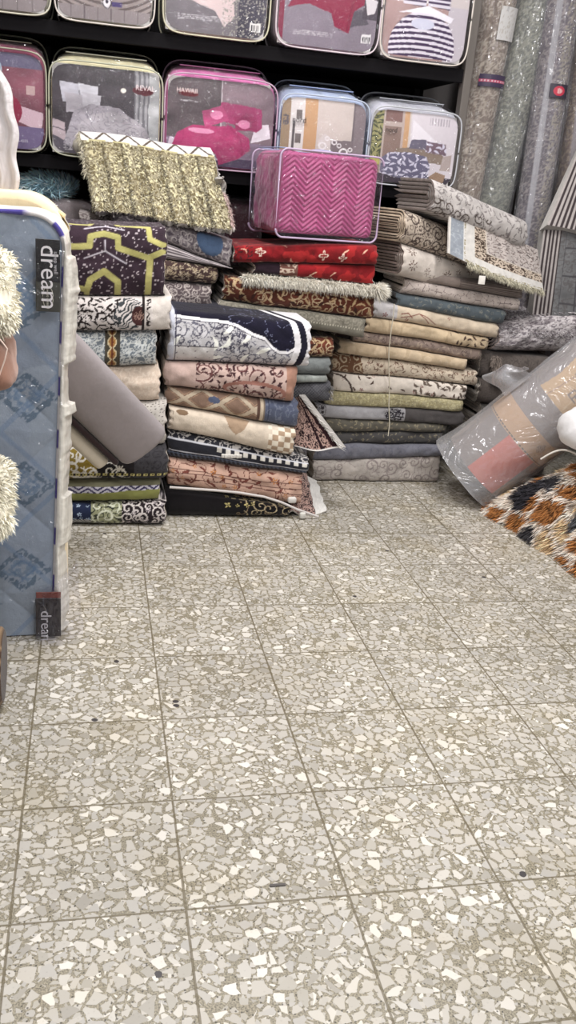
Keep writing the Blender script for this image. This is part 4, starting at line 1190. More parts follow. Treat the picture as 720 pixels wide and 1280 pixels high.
def p_red(u, v):
    C = base(u, (120, 22, 28), v, .26, 3, 30)
    C = over(C, contour(u, v, 5, 12, 4, .04) * .6, (92, 20, 24)); C = over(C, (fbm(u * 20, v * 20, 8, 3) > .62) * .6, (176, 44, 44))
    for cx, cy, s_ in ((.345, -.005, .017), (.42, -.012, .014), (.10, .01, .016)):
        d = np.hypot(u - cx, v - cy); th = np.arctan2(v - cy, u - cx); R = s_ * (.65 + .35 * np.cos(4 * th))
        C = over(C, (np.abs(d - R) < .0032), (214, 190, 176))
    C = over(C, leaves(u, v, 8, .06, .016, .003, .5), (206, 160, 140))
    C = over(C, (u < .07) * leaves(u, v, 3, .02, .012, .003, .9), (60, 26, 30))
    return C


def p_red2(u, v):
    C = p_red(u + .2, v + .02); C = over(C, (u < .17), (110, 74, 66)); C = over(C, (u < .17) * contour(u, v, 3, 22, 5, .15), (196, 176, 160)); C = over(C, (u < .1), (40, 26, 36)); return C


def p_rust(u, v):
    C = base(u, (88, 46, 34), v, .3, 3, 30)
    C = over(C, leaves(u, v, 5, .035, .022, .0045, .9), (172, 146, 112)); C = over(C, curls(u, v, 3, .05, 1.2, .09, .8), (182, 160, 130)); C = over(C, leaves(u, v, 9, .04, .016, .006, .6), (58, 34, 28))
    return C


def p_olive(u, v):
    C = base(u, (112, 108, 98), v, .1, 3); C = over(C, contour(u, v, 3, 50, 4, .2) * (v > .0) * .7, (146, 140, 128)); C = over(C, (np.abs(v + .004) < .002) & (frac(u * 90) > .5), (170, 164, 150)); return C


m_l = {'a': ((291, 277), (470, 303)), 'b': ((292, 328), (470, 331)), 'c': ((300, 342), (468, 357)), 'd': ((283, 344), (470, 371)), 'e': ((283, 377), (466, 400)), 'f': ((300, 398), (460, 424)),
       'g': ((300, 423), (418, 423)), 'h': ((300, 448), (418, 449)), 'i': ((300, 469), (414, 470)), 'j': ((300, 479), (414, 479)), 'k': ((300, 504), (416, 503)), 'l': ((300, 530), (416, 530)), 'm': ((300, 560), (416, 560)), 'n': ((300, 588), (416, 588))}
stack_item(YM, None, m_l['n'], 300, 384, 'folded_carpet', 'grey carpet on the floor at the bottom of the middle stack, behind the splayed runner', pt_faint((120, 116, 116), (90, 86, 90), 41), D=.4, seed=41, group=GM, sagA=0)
stack_item(YM, m_l['n'], m_l['m'], 300, 384, 'folded_carpet', 'dark grey carpet second from the bottom of the middle stack', pt_faint((84, 80, 84), (60, 58, 62), 42), D=.4, seed=42, group=GM, sagA=0)
stack_item(YM, m_l['m'], m_l['l'], 300, 384, 'folded_carpet', 'grey brown carpet of the middle stack behind the hanging lace rug corner', pt_faint((100, 92, 88), (76, 70, 70), 43), D=.4, seed=43, group=GM, sagA=0)
stack_item(YM, m_l['l'], m_l['k'], 300, 390, 'folded_carpet', 'brown grey carpet of the middle stack just under the dark gridded one', pt_faint((92, 84, 84), (66, 60, 62), 44), D=.4, seed=44, group=GM, sagA=0)
o, w, T, fz, xL, z0 = stack_item(YM, m_l['k'], m_l['j'], 300, 414, 'folded_carpet', 'dark grey carpet with a fine diamond grid, right of the dusty pink carpet', lambda u, v: over(base(u, (92, 92, 96), v, .12, 3), np.minimum(np.abs(frac((u + v) * 75) - .5), np.abs(frac((u - v) * 75) - .5)) < .13, (64, 62, 68)), D=.4, seed=45, group=GM, sagA=0, ry=.03)
mb = MB(); strands_edge(mb, [[w, .02, T * .2], [w, .025, T * .9]], [1, -.3, -.3], 120, .02, .002, (150, 146, 144), .5, .4); mb.build('fringe', M_FUR, o)
stack_item(YM, m_l['j'], m_l['i'], 300, 410, 'folded_carpet', 'thin light grey carpet right of the navy carpet, above the gridded one', pt_faint((142, 146, 142), (120, 124, 122), 46), D=.4, seed=46, group=GM, sagA=0)
stack_item(YM, m_l['i'], m_l['h'], 300, 413, 'folded_carpet', 'plain grey green carpet right of the navy carpet', pt_faint((112, 116, 116), (98, 100, 102), 47), D=.4, seed=47, group=GM, sagA=0)
stack_item(YM, m_l['h'], m_l['g'], 300, 418, 'folded_carpet', 'short brown carpet with cream leaves whose end shows right of the navy carpet', p_rust, D=.4, seed=48, group=GM, sagA=0, dy=.01)
stack_item(YM, m_l['f'], m_l['e'], 275, 457, 'folded_carpet', 'olive grey carpet with a beaded line under the rust brown one', p_olive, D=.4, seed=49, group=GM, sagA=.001, ry=.02)
o, w, T, fz, xL, z0 = stack_item(YM, m_l['e'], m_l['d'], 280, 468, 'folded_carpet', 'rust brown carpet with cream leaf scrolls under the white fringe', p_rust, D=.4, seed=50, group=GM, sagA=.001, t=.012)
# white fringed shaggy edge on top of it
o2, w, T, fz, xL, z0 = stack_item(YM, ((300, 357), (474, 372)), m_l['c'], 305, 474, 'fringed_carpet', 'thin carpet with a bushy white fringe between the red and the rust brown carpets', lambda u, v: base(u, (206, 198, 184), v, .15, 4, 60), D=.38, seed=51, group=GM, sagA=.001, dy=-.012, t=.006)
mb = MB(); xs = np.linspace(.0, w, 40); zs = (fz[0](xs + xL) + fz[1](xs + xL)) / 2 - z0
strands_edge(mb, np.stack([xs, xs * 0 + .004, zs + .012], 1), [.2, -1, -.1], 9000, .03, .0022, (222, 216, 204), .9, .5)
strands_edge(mb, np.stack([w - .02 + .03 * np.linspace(0, 1, 10), np.linspace(-.01, .04, 10), zs[-10:] + .01], 1), [1, -.5, .1], 2000, .046, .0026, (222, 216, 204), .6, .4)
mb.build('fringe', M_FUR, o2)
stack_item(YM, ((300, 341), (468, 356)), m_l['b'], 318, 469, 'folded_carpet', 'lower red carpet with a brown patterned left part, above the white fringe', p_red2, D=.38, seed=52, group=GM, sagA=.001, dy=-.002, topv=.02)
o, w, T, fz, xLr, zr = stack_item(YM, m_l['b'], ((291, 306), (470, 306)), 292, 471, 'folded_carpet', 'bright red carpet with cream star flowers, directly under the pink comforter bag', p_red, D=.38, seed=53, group=GM, sagA=.001, dy=-.016, ry=.035, topv=.36, bulge=.01)

# ---- pink comforter bag
zb_ = P(470, 306, 3.46)[2] + .004
PX0, PX1 = P(330, 250, 3.50)[0] - .012, P(468, 250, 3.50)[0] + .005
px0, px1 = P(338, 250, 3.45)[0], P(473, 250, 3.45)[0]
root = empty('comforter_bag', ((px0 + px1) / 2, 3.6, zb_), 'large clear zip bag packed with a pink chevron comforter, on top of the red carpets', 'bedding package')
pz0, pz1 = zb_, P(405, 190, 3.45)[2]
pw, phh = px1 - px0, pz1 - pz0
py0, pdep = 3.455, .34
cx, cz = (px0 + px1) / 2, (pz0 + pz1) / 2


def chev(u, v):
    q = v + .022 * (np.abs(frac(u / .105) - .5) * 4 - 1)
    return q


mb = MB()
nx, nz, ny = 170, 130, 90
def pinkC(u, v, s=0):
    C = base(u, (154, 64, 110), v, .14, 3 + s, 14)
    q = chev(u, v); return over(C, (frac(q / .019) > .55) * .26, (206, 122, 164))  # lighter chevron stripes put the sheen of the embossed fabric into the colour
def psurf(a, b, face):
    # a,b in -1..1 ; superellipsoid-like cushion
    bul = (1 - np.abs(a) ** 4) * (1 - np.abs(b) ** 4)
    return bul
hw, hh, hd = pw / 2 - .006, phh / 2 - .006, pdep / 2 - .008
def crn(x, z, y, r=.035):
    q = np.stack([x, y, z], -1); lim = np.array([hw, hd, hh]) - r
    c_ = np.clip(q, -lim, lim); d = q - c_; n_ = np.linalg.norm(d, axis=-1, keepdims=True); 
    mx = np.max(np.abs(d), axis=-1, keepdims=True)
    return c_ + d * np.where(n_ > 1e-9, r / np.maximum(n_, 1e-9), 1) * (mx / r) 
for fc in ('front', 'left', 'right', 'top'):
    A1 = np.linspace(-1, 1, nx if fc in ('front', 'top') else ny); B1 = np.linspace(-1, 1, nz if fc != 'top' else ny)
    a, b = np.meshgrid(A1, B1, indexing='ij')
    if fc == 'front': x, z, y = a * hw, b * hh, -hd + 0 * a; U, V_ = x + hw, z; nrm = (0, -1, 0)
    elif fc == 'left': y, z, x = a * hd, b * hh, -hw + 0 * a; U, V_ = y * 1.0, z; nrm = (-1, 0, 0)
    elif fc == 'right': y, z, x = a * hd, b * hh, hw + 0 * a; U, V_ = y, z; nrm = (1, 0, 0)
    else: x, y, z = a * hw, b * hd, hh + 0 * a; U, V_ = x + hw, y; nrm = (0, 0, 1)
    G = crn(x, z, y)
    q = chev(U, V_)
    rid = .0022 * np.sin(frac(q / .019) * 2 * PI) if fc in ('front', 'top') else .03 * (fbm(U * 14 + z * 6, z * 9, 6, 4) - .5)
    cr = .012 * (fbm(U * 11, V_ * 11, 4, 3) - .5)
    G = G + ((rid + cr) * np.clip((1 - np.maximum(np.abs(a), np.abs(b))) * 8, 0, 1))[..., None] * np.array(nrm)
    C = pinkC(U, V_) if fc in ('front',) else (over(base(U, (158, 68, 114), V_, .18, 5, 14), (frac(q / .019) > .55) * (.3 if fc == 'top' else 0), (226, 130, 180)))  # top face repeats the painted chevron sheen, sides go without
    G = G + np.array([cx, py0 + pdep / 2, cz])
    if fc in ('left', 'top'): G, C = G[::-1], C[::-1]
    mb.grid(G, C)
mb.rbox(cx - hw + .03, cx + hw - .03, py0 + .1, py0 + pdep - .02, cz - hh + .004, cz + hh - .03, .02, (190, 80, 140))
adopt(root, mb.build('comforter', M_SATIN))
# clear cover and piping
def rounded_loop(w_, h_, r, n=24):
    pts = []
    for (sx, sz, a0) in ((1, 1, 0), (-1, 1, PI / 2), (-1, -1, PI), (1, -1, 3 * PI / 2)):
        for t in np.linspace(0, PI / 2, n, endpoint=False): pts.append((sx * (w_ / 2 - r) + r * math.cos(a0 + t), sz * (h_ / 2 - r) + r * math.sin(a0 + t)))
        # straight run
        q = pts[-1]
    return np.array(pts)
lp = rounded_loop(pw, phh, .03)
mb = MB(); ys = np.linspace(0, pdep, 14)
G = np.stack([np.broadcast_to(cx + lp[:, :1], (len(lp), 14)), np.broadcast_to(py0 + ys, (len(lp), 14)), np.broadcast_to(cz + lp[:, 1:], (len(lp), 14))], -1)
mb.grid(G, (255, 255, 255), wrap=True)
rr = np.linspace(1, 0, 30)[None]
FX = lp[:, :1] * rr; FZ = lp[:, 1:] * rr; FY = py0 - .008 * (1 - rr ** 4) - .006 * (fbm((FX + 2) * 20, FZ * 20, 4, 3) - .5) * (rr < .99)
mb.grid(np.stack([FX + cx, FY + 0 * FX, FZ + cz], -1), (255, 255, 255), wrap=True)
adopt(root, mb.build('clear_cover', M_VINYL))
for yy in (0, pdep):
    mb = MB(); mb.tube(np.stack([cx + lp[:, 0], lp[:, 0] * 0 + py0 + yy, cz + lp[:, 1]], -1), .004, (170, 150, 176), 6, closed=True); adopt(root, mb.build('piping', M_HARD))
mb = MB(); t = np.linspace(0, PI, 20)
mb.tube(np.stack([cx - .02 + .04 * np.cos(t), t * 0 + py0 + .07 + .01 * np.sin(t), pz1 + .0035 + .004 * np.sin(t)], -1), .006, (150, 150, 190), 6, r2=.003); adopt(root, mb.build('carry_handle', M_HARD))
mb = MB(); lz = rounded_loop(pw * .96, pdep * .8, .03); mb.tube(np.stack([cx + lz[:, 0], py0 + pdep / 2 + lz[:, 1], lz[:, 0] * 0 + pz1 + .003], -1), .005, (146, 160, 196), 6, closed=True, r2=.002); adopt(root, mb.build('zip', M_HARD))
root.rotation_euler = (0, 0, math.radians(8))

# ================================================================== RIGHT STACK
G3 = 'folded carpets in the right stack'
Y3 = 3.66
q3 = [None, ((393, 577), (548, 571)), ((396, 556), (560, 557)), ((405, 541), (560, 542)), ((412, 523), (562, 532)), ((404, 506), (576, 515)), ((408, 488), (580, 500)), ((418, 466), (584, 482)),
      ((420, 441), (598, 465)), ((425, 425), (584, 449)), ((457, 415), (612, 438)), ((459, 396), (612, 422)), ((470, 377), (622, 404))]
mid = lambda a, b: (a, b)


def p_whiteflower(u, v):
    C = base(u, (212, 202, 192), v, .05, 3); C = over(C, leaves(u, v, 5, .04, .014, .004, .5), (76, 56, 50)); C = over(C, flowers(u, v, 8, .055, .01, 5, .5), (120, 66, 62))
    d = np.hypot(u - 0, v + .05); C = over(C, np.abs(d - .085) < .004, (70, 56, 52)); C = over(C, (u > .36) * leaves(u, v, 9, .03, .018, .006, .9), (96, 84, 76)); return C


def p_darkfloral(u, v):
    C = base(u, (196, 182, 164), v, .08, 3); C = over(C, flowers(u, v, 5, .03, .008, 5, .6), (128, 96, 84)); C = over(C, leaves(u, v, 8, .03, .011, .003, .7), (110, 88, 76)); C = over(C, contour(u, v, 5, 20, 4, .05), (120, 100, 88))
    mk = (u < .13 - .3 * v); C = over(C, mk, (104, 74, 56)); return over(C, mk * (curls(u, v, 3, .04, 1.4, .18) > 0), (182, 164, 140))


def p_medallion(u, v):
    C = base(u, (158, 156, 160), v, .08, 3); C = over(C, (u > .32), (46, 44, 48)) if False else C
    mk = ell(u, v, .355, 0, .045, .032); C = over(C, mk * np.maximum(contour(u, v, 3, 36, 5, .2), curls(u, v, 5, .03, 1.4, .2)), (40, 36, 42)); C = over(C, (u < .04) * contour(u, v, 5, 40, 5, .2), (60, 56, 60)); return over(C, u > .40, (76, 72, 72))


def p_branch(u, v):
    C = base(u, (200, 184, 164), v, .08, 3); C = over(C, (u < .1), (188, 184, 186))
    C = over(C, seg(u, v, [(.12, -.015), (.16, -.005), (.2, .012), (.235, .005), (.28, -.02)], .003), (104, 48, 44)); C = over(C, seg(u, v, [(.2, .012), (.23, -.004), (.25, -.022)], .003), (104, 48, 44)); C = over(C, seg(u, v, [(.12, .0), (.15, .008), (.17, -.01)], .0035), (104, 48, 44))
    C = over(C, flowers(u, v, 5, .08, .012, 5, .35), (122, 64, 60)); return C


def p_crackle(u, v):
    C = base(u, (184, 172, 166), v, .06, 3); f1, f2, i_ = worley(u * 34 + .3 * fbm(u * 20, v * 20, 2, 2), v * 34, 4); return over(C, (f2 - f1 < .05) * .8, (92, 80, 82))


def p_yellow(u, v):
    C = base(u, (154, 146, 118), v, .12, 3); C = over(C, contour(u, v, 3, 40, 5, .18) * .7, (196, 188, 150)); return over(C, curls(u, v, 5, .02, 1.2, .15) * .6, (140, 130, 92))


R3 = [('grey beige carpet with faint scrolls on the floor, lowest of the right stack', pt_arabesque((172, 164, 158), (138, 128, 126), 61, .05, .05, None, 5, 14), 393, 552, .0),
      ('slate blue grey carpet second from the floor in the right stack', pt_faint((112, 112, 122), (90, 90, 102), 62), 393, 560, .0),
      ('thin charcoal carpet third from the floor in the right stack', pt_floral((74, 72, 72), [(130, 122, 104)], 63, .03, .007), 412, 556, .01),
      ('thin dark olive carpet fourth from the floor in the right stack', pt_floral((92, 88, 80), [(140, 130, 108)], 64, .03, .008), 410, 561, .01),
      ('light grey carpet with a black medallion near its right end', p_medallion, 396, 580, .0),
      ('yellow olive lace patterned carpet in the right stack', p_yellow, 407, 580, .0),
      ('white carpet with small dark red flowers, above the yellow olive one', p_whiteflower, 418, 584, .0),
      ('cream carpet with dense floral pattern and a brown scroll left end', p_darkfloral, 417, 598, .008),
      ('plain cream rolled carpet, lower of the two cream rolls in the right stack', pt_faint((198, 178, 152), (176, 156, 130), 69, 9, 3, .12), 425, 584, -.006),
      ('taupe floral carpet between the two plain cream rolls', pt_floral((132, 116, 108), [(98, 84, 80), (160, 144, 130)], 70, .03, .01), 445, 606, .012),
      ('plain cream rolled carpet with a dark sprig at its right end, upper of the two', lambda u, v: over(pt_faint((196, 176, 148), (174, 154, 128), 71, 9, 3, .12)(u, v), (u > .38) * leaves(u, v, 5, .03, .015, .005, .8), (76, 60, 54)), 459, 613, -.004),
      ('cream carpet with curving dark red branches in the right stack', p_branch, 468, 624, .0)]
for i, (lb, pt, ul, ur, dy) in enumerate(R3):
    stack_item(Y3, q3[i], q3[i + 1], ul, ur, 'folded_carpet', lb, pt, D=.30, seed=60 + i, group=G3, dy=dy, sagA=.0025 if i > 1 else 0, edge=(150, 140, 132), ry=(.02 if i in (0, 1, 4, 5, 6) else None))
s3 = [((505, 384), (625, 404)), ((512, 369), (636, 388)), ((515, 350), (650, 374)), ((512, 338), (655, 357))]
stack_item(Y3, ((470, 377 + 2), (640, 408)), s3[1], 497, 632, 'folded_carpet', 'dark slate teal carpet with faint sprigs in the right stack', pt_floral((84, 92, 98), [(122, 124, 120)], 81, .035, .009), D=.30, seed=81, group=G3, sagA=.001, edge=(60, 60, 60))
stack_item(Y3, s3[1], s3[2], 505, 650, 'folded_carpet', 'pale rose grey carpet with dark crackle lines in the right stack', p_crackle, D=.30, seed=82, group=G3, sagA=.001)
stack_item(Y3, s3[2], s3[3], 505, 655, 'folded_carpet', 'grey striped thin carpet under the white medallion one', lambda u, v: over(base(u, (140, 128, 122), v, .1, 3), (frac(v * 150) > .55) * (u > .25), (76, 68, 66)), D=.30, seed=83, group=G3, sagA=.001)
stack_item(Y3 + .05, ((425, 424), (470, 433)), ((455, 378), (480, 380)), 425, 462, 'folded_carpet', 'dark brown carpet end left of the cream rolls in the right stack', pt_faint((58, 46, 44), (40, 32, 34), 84), D=.24, seed=84, group=G3, sagA=0)

# twine round the right stack
mb = MB()
tw = [P(u, v, Y3 - .022) for u, v in ((493, 380), (492, 392), (489, 412), (486, 438), (486, 460), (487, 482), (486, 505), (487, 530), (485, 545))]
mb.tube(np.array(tw), .0022, (206, 198, 180), 6); tag(mb.build('twine', M_CLOTH), 'thin pale twine hanging down the front of the right stack', 'twine')

# ---- the slanting pile on top: folds seen from their left end
GT = 'folded carpets heaped on top of the right stack'
def rot_item(org, ang, w, D, T, tl, name, label, paint, seed, **k):
    """carpet whose front fold runs from org at angle ang (about z), dropping by tl over its width"""
    root = None; mb = MB()
    folded(mb, w, D, T, lambda x: -tl * x / w, lambda x: T - tl * x / w, paint, seed, **k)
    o = mb.build(name, M_PILE); o.location = org; o.rotation_euler = (0, 0, ang)
    tag(o, label, 'carpet', GT); return o
AN = math.radians(20)
def p_whitemed(u, v):
    C = base(u, (206, 196, 188), v, .06, 3); return over(C, flowers(u, v, 5, .07, .022, 8, .8) * (1 - contour(u, v, 3, 60, 5, .15)), (110, 92, 84))
o4 = P(512, 346, 3.60)
zt = o4[2] + .004
rot_item((o4[0] - .03, 3.60, zt), AN, .50, .24, .125, .105, 'folded_carpet', 'white carpet with dark round medallions, lowest of the heap topping the right stack', p_whitemed, 91, t=.009, gap=.004, edge=(120, 104, 98), topv=.02)
rot_item((o4[0] - .045, 3.585, zt + .129), AN, .48, .24, .125, .105, 'folded_carpet', 'beige and dark floral carpet in thin layers, middle of the heap over the right stack', pt_arabesque((186, 172, 158), (78, 66, 62), 92, .05), 92, t=.007, gap=.0045, edge=(190, 172, 150), topv=.05)
def p_topgrey(u, v):
    C = base(u, (186, 180, 178), v, .08, 3); C = over(C, leaves(u, v, 5, .028, .014, .003, .9), (128, 122, 122)); C = over(C, contour(u, v, 3, 18, 4, .05), (120, 112, 112))
    mk = (v < -.005) & (u < .3); return over(C, mk * curls(u, v, 6, .05, 1.4, .13), (84, 74, 70))
rot_item((o4[0] + .045, 3.535, zt + .256), math.radians(17), .52, .25, .12, .13, 'folded_carpet', 'light grey floral carpet topmost on the heap over the right stack', p_topgrey, 93, t=.011, gap=.004, edge=(120, 110, 106), topv=.34, ry=.05, bulge=.008)
# draped rug: blue panel, white border, dark floral band, fringe
root = empty('draped_rug', tuple(P(620, 330, 3.56)), 'rug with pale blue panel, white border and black floral band draped over the right heap', 'rug', None)
def p_drape(s, t):
    # s left->right, t bottom->top
    u, v = s * .42, t * .26
    C = base(s, (186, 176, 172), u, .1, 3)
    C = over(C, contour(u, v, 4, 30, 5, .1), (110, 100, 98)); C = over(C, (leaves(u, v, 5, .03, .012, .003, .8)), (130, 116, 112))
    d = np.minimum(t * .26, (s - .14) * .42)            # distance from border corner
    C = over(C, d < .105, (72, 58, 50)); C = over(C, (d < .105) * np.maximum(curls(u, v, 8, .034, 1.4, .2), contour(u, v, 9, 40, 5, .14)), (196, 180, 164))
    C = over(C, (np.abs(d - .105) < .003), (196, 186, 176)); C = over(C, (d < .052), (212, 208, 204)); C = over(C, (d < .016) * contour(u, v, 3, 60, 3, .2), (150, 140, 110))
    C = over(C, (s < .155), (150, 156, 166)); C = over(C, (s < .155) * contour(u, v, 5, 24, 3, .05), (170, 176, 184)); C = over(C, (np.abs(s - .155) < .006), (220, 218, 216)); C = over(C, s < .02, (220, 214, 208))
    return C
ca, cb_, cc_, cd = P(560, 316, 3.545), P(680, 364, 3.68), P(672, 312, 3.74), P(562, 262, 3.575)
mb = MB()
Gd = sheet(mb, [ca, cb_, cc_, cd], 130, 90, p_drape, .007, wave=lambda s, t: np.stack([0 * s, .02 * np.sin(s * 7) * (1 - t) * .3 - .012 * (1 - t) * np.sin(s * PI) + 0 * s, -.012 * np.sin(s * PI) * (1 - t) + .0 * s], -1))
adopt(root, mb.build('rug_field', M_PILE))
mb = MB(); strands_edge(mb, Gd[25:, 0], [.1, -.7, -.8], 1500, .022, .0022, (196, 190, 170), .5, .4); adopt(root, mb.build('fringe', M_FUR))
mb = MB(); q = P(602, 351, 3.54); mb.rbox(q[0] - .014, q[0] + .014, q[1] - .004, q[1], q[2] - .014, q[2] + .02, .001, (226, 222, 216)); adopt(root, mb.build('label_tag', M_CLOTH))

# ================================================================== RIGHT SIDE
G5 = 'folded carpets in the corner stack'
Y5 = 3.74
k5 = [((596, 536), (700, 548)), ((596, 505), (700, 516)), ((596, 472), (700, 484)), ((600, 438), (700, 450))]
for i, (lo, hi, lb, c, l_) in enumerate([(None, k5[0], 'grey carpet on the floor of the corner stack, behind the wrapped roll', (110, 104, 104), (84, 78, 80)),
                                  (k5[0], k5[1], 'dim grey green carpet of the corner stack, peeping out left of the wrapped roll', (92, 90, 86), (70, 68, 66)),
                                  (k5[1], k5[2], 'dark brown grey carpet of the corner stack, above the wrapped roll end', (88, 80, 76), (64, 58, 56)),
                                  (k5[2], k5[3], 'grey brown folded carpet of the corner stack, under the knotted fringe', (98, 90, 86), (72, 66, 64))]):
    o, w, T, fz, xL, z0 = stack_item(Y5, lo, hi, 599 + 3 * (i % 2), 690, 'folded_carpet', lb, pt_faint(c, l_, 100 + i, 30, 6, .12), D=.34, seed=100 + i, group=G5, sagA=0, bulge=.006)
mb = MB(); a = rng.random(1500)
R = np.stack([.035 + .035 * rng.random(1500) + .03 * a, -.008 - .014 * rng.random(1500), T * (.95 - .9 * a)], 1)
blades(mb, R, np.stack([.6 * rng.normal(size=1500), -.5 + 0 * a, -.6 + .5 * rng.normal(size=1500)], 1), .022, .0024, np.array([142, 130, 122]) * (1 + .2 * rng.normal(size=(1500, 1))).clip(.5, 1.4), .5)
mb.build('fringe', M_FUR, o)


def p_speck(u, v):
    C = base(u, (206, 198, 200), v, .1, 3); C = over(C, (vn(u * 90, v * 240, 4) > .58) * .8, (112, 104, 110)); C = over(C, (vn(u * 120, v * 300, 9) > .72) * .9, (226, 220, 222))
    return over(C, (fbm(u * 9, v * 30, 2, 3) > .6) * .4, (88, 78, 84))
z5 = P(640, 444, Y5)[2] + .012
x5 = P(608, 440, Y5)[0]
mb = MB(); folded(mb, .56, .34, .18, lambda x: 0 * x, lambda x: .13 + .05 * np.clip(x / .3, 0, 1) + .0 * x, p_speck, 110, t=.012, gap=.009, edge=(196, 178, 172), back=(70, 50, 50), topv=.38, ry=.085, bulge=.016, rag=.01)
o = mb.build('shaggy_carpet', M_PILE); o.location = (x5 + .04, Y5 - .02, z5); o.rotation_euler = (0, 0, math.radians(8)); tag(o, 'grey speckled shaggy carpet folded in a wide loop on the corner stack', 'carpet')
mb2 = MB(); n = 9000; u = rng.random(n) * .55; a = rng.random(n)
yy = np.where(a < .35, .012 + .06 * (1 - a / .35) ** 2, .04 + (a - .35) * .4); zz = np.where(a < .35, .03 + .12 * a / .35, .132 + .05 * np.clip(u / .3, 0, 1))
yy = np.where(a < .35, .085 * (1 - np.sin(np.clip(a / .35, 0, 1) * PI) * .98), yy)
cs = np.array([(206, 200, 202), (232, 228, 230), (130, 120, 126), (186, 178, 182)])[rng.integers(0, 4, n)]
blades(mb2, np.stack([u, yy, zz], 1), np.stack([.3 * rng.normal(size=n) + .4, -.8 + .3 * rng.normal(size=n), .15 + 0 * a], 1), .016, .003, cs, .5)
p2 = mb2.build('pile_strands', M_FUR, o); tag(p2, kind='stuff')

# rolls standing in plastic
GRL = 'wrapped carpet rolls standing in the corner'


def standing_roll(u1, v1, u2, v2, Y, r, c, ln, label, seed, band=None, wr=True, extra=None):
    a = P(u1, v1, Y); b = P(u2, v2, Y); d = b - a
    A = a - d * ((a[2] - .012) / d[2]); B = a + d * ((2.35 - a[2]) / d[2])
    root = empty('wrapped_roll', tuple(A), label, 'carpet roll', GRL)
    L_ = np.linalg.norm(B - A); n = 420; k = 72
    t = np.linspace(0, 1, n); th = np.linspace(0, 2 * PI, k, endpoint=False)
    R_, Tt = np.meshgrid(th, t, indexing='ij')
    rad = r * (1 - .035 * np.cos(R_ * 1) + .03 * (fbm(R_ * 2, Tt * 9, seed, 3) - .5)) + np.where((R_ > 4.0) & (R_ < 4.15), -.006, 0)
    G = A + (B - A) * Tt[..., None] + np.stack([rad * np.cos(R_), rad * np.sin(R_), 0 * R_], -1)
    u = R_ * r; v = Tt * L_
    C = base(u, c, v, .12, seed, 12); C = over(C, contour(u, v, seed, 26, 5, .15) * .7, ln); C = over(C, curls(u + .5, v, seed + 3, .05, 1.4, .14, .8) * .8, ln)
    if extra: C = extra(C, u, v, R_)
    mb = MB(); mb.grid(G, C, wrap=True)
    for e in (0, n - 1): mb.add(np.vstack([G[:, e], [G[:, e].mean(0)]]), (120, 112, 106), T=[(i, (i + 1) % k, k) for i in range(k)])
    adopt(root, mb.build('carpet_roll', M_PILE))
    t = np.linspace(0, 1, 120); th = np.linspace(0, 2 * PI, 40, endpoint=False); R_, Tt = np.meshgrid(th, t, indexing='ij')
    rad = r + .006 + .03 * np.abs(fbm(np.cos(R_) * 5 + 9, Tt * 16 + np.sin(R_) * 5, seed, 4) - .5)
    G = A + (B - A) * Tt[..., None] * .995 + np.stack([rad * np.cos(R_), rad * np.sin(R_), 0 * R_], -1)
    mb = MB(); mb.grid(G, (255, 255, 255), wrap=True); adopt(root, mb.build('plastic_wrap', M_WRAP))
    if band:
        for (vz, hgt, a0, a1, cc, nm) in band:
            # printed slip inside the wrap
            tz = np.linspace((vz - A[2]) / (B[2] - A[2]) - hgt / 2 / L_, (vz - A[2]) / (B[2] - A[2]) + hgt / 2 / L_, 24); aa = np.linspace(a0, a1, 40)
            R_, Tt = np.meshgrid(aa, tz, indexing='ij')
            G = A + (B - A) * Tt[..., None] + np.stack([(r + .012) * np.cos(R_), (r + .012) * np.sin(R_), 0 * R_], -1)
            mb = MB(); mb.grid(G, cc((R_ - a0) / (a1 - a0), (Tt - tz[0]) / (tz[-1] - tz[0]))); adopt(root, mb.build(nm, M_PRINT))
    return root


def lab_stripe(s, t):
    C = base(s, (70, 60, 84)); C = over(C, (t > .35) & (t < .6), (190, 80, 110)); return over(C, (np.abs(t - .48) < .06) & (frac(s * 9) > .5), (220, 190, 200))
def lab_oval(s, t):
    C = base(s, (60, 54, 66)); C = over(C, ell(s, t, .5, .5, .3, .36), (190, 60, 80)); return over(C, (ell(s, t, .5, .5, .16, .2) > 0) & (frac(s * 14) > .4), (230, 190, 190))
def lab_white(s, t):
    C = base(s, (206, 204, 204)); return over(C, contour(s * .1, t * .1, 3, 40, 4, .1) * .4, (160, 150, 140))


standing_roll(584, 225, 622, 15, 4.16, .076, (146, 130, 118), (206, 194, 178), 'beige brown patterned roll in clear plastic, leftmost roll standing beside the shelves', 3, band=[(P(600, 100, 4.1)[2], .05, 4.0, 5.6, lab_stripe, 'paper_band'), (P(626, 30, 4.1)[2], .13, 4.5, 5.6, lab_white, 'paper_slip')])
standing_roll(622, 225, 666, 15, 4.16, .082, (112, 114, 106), (160, 160, 146), 'dull green grey patterned roll in plastic, second from the shelves', 8)
standing_roll(672, 225, 702, 20, 4.08, .075, (104, 96, 104), (160, 152, 150), 'purple grey roll in plastic with a red oval sticker', 12, band=[(P(691, 113, 4.0)[2], .055, 4.2, 5.2, lab_oval, 'oval_sticker')],
              extra=lambda C, u, v, th: over(over(C, np.abs(th - 4.05) < .16, (170, 168, 172)), (np.abs(th - 4.9) < .35) & (contour(u, v, 6, 50, 4, .22) > 0), (158, 150, 138)))
standing_roll(716, 225, 742, 20, 4.12, .075, (120, 104, 98), (160, 144, 126), 'brownish patterned roll in plastic at the right edge, last of the standing rolls', 17,
              extra=lambda C, u, v, th: over(C, (np.abs(th - 4.2) < .3), (150, 142, 144)))

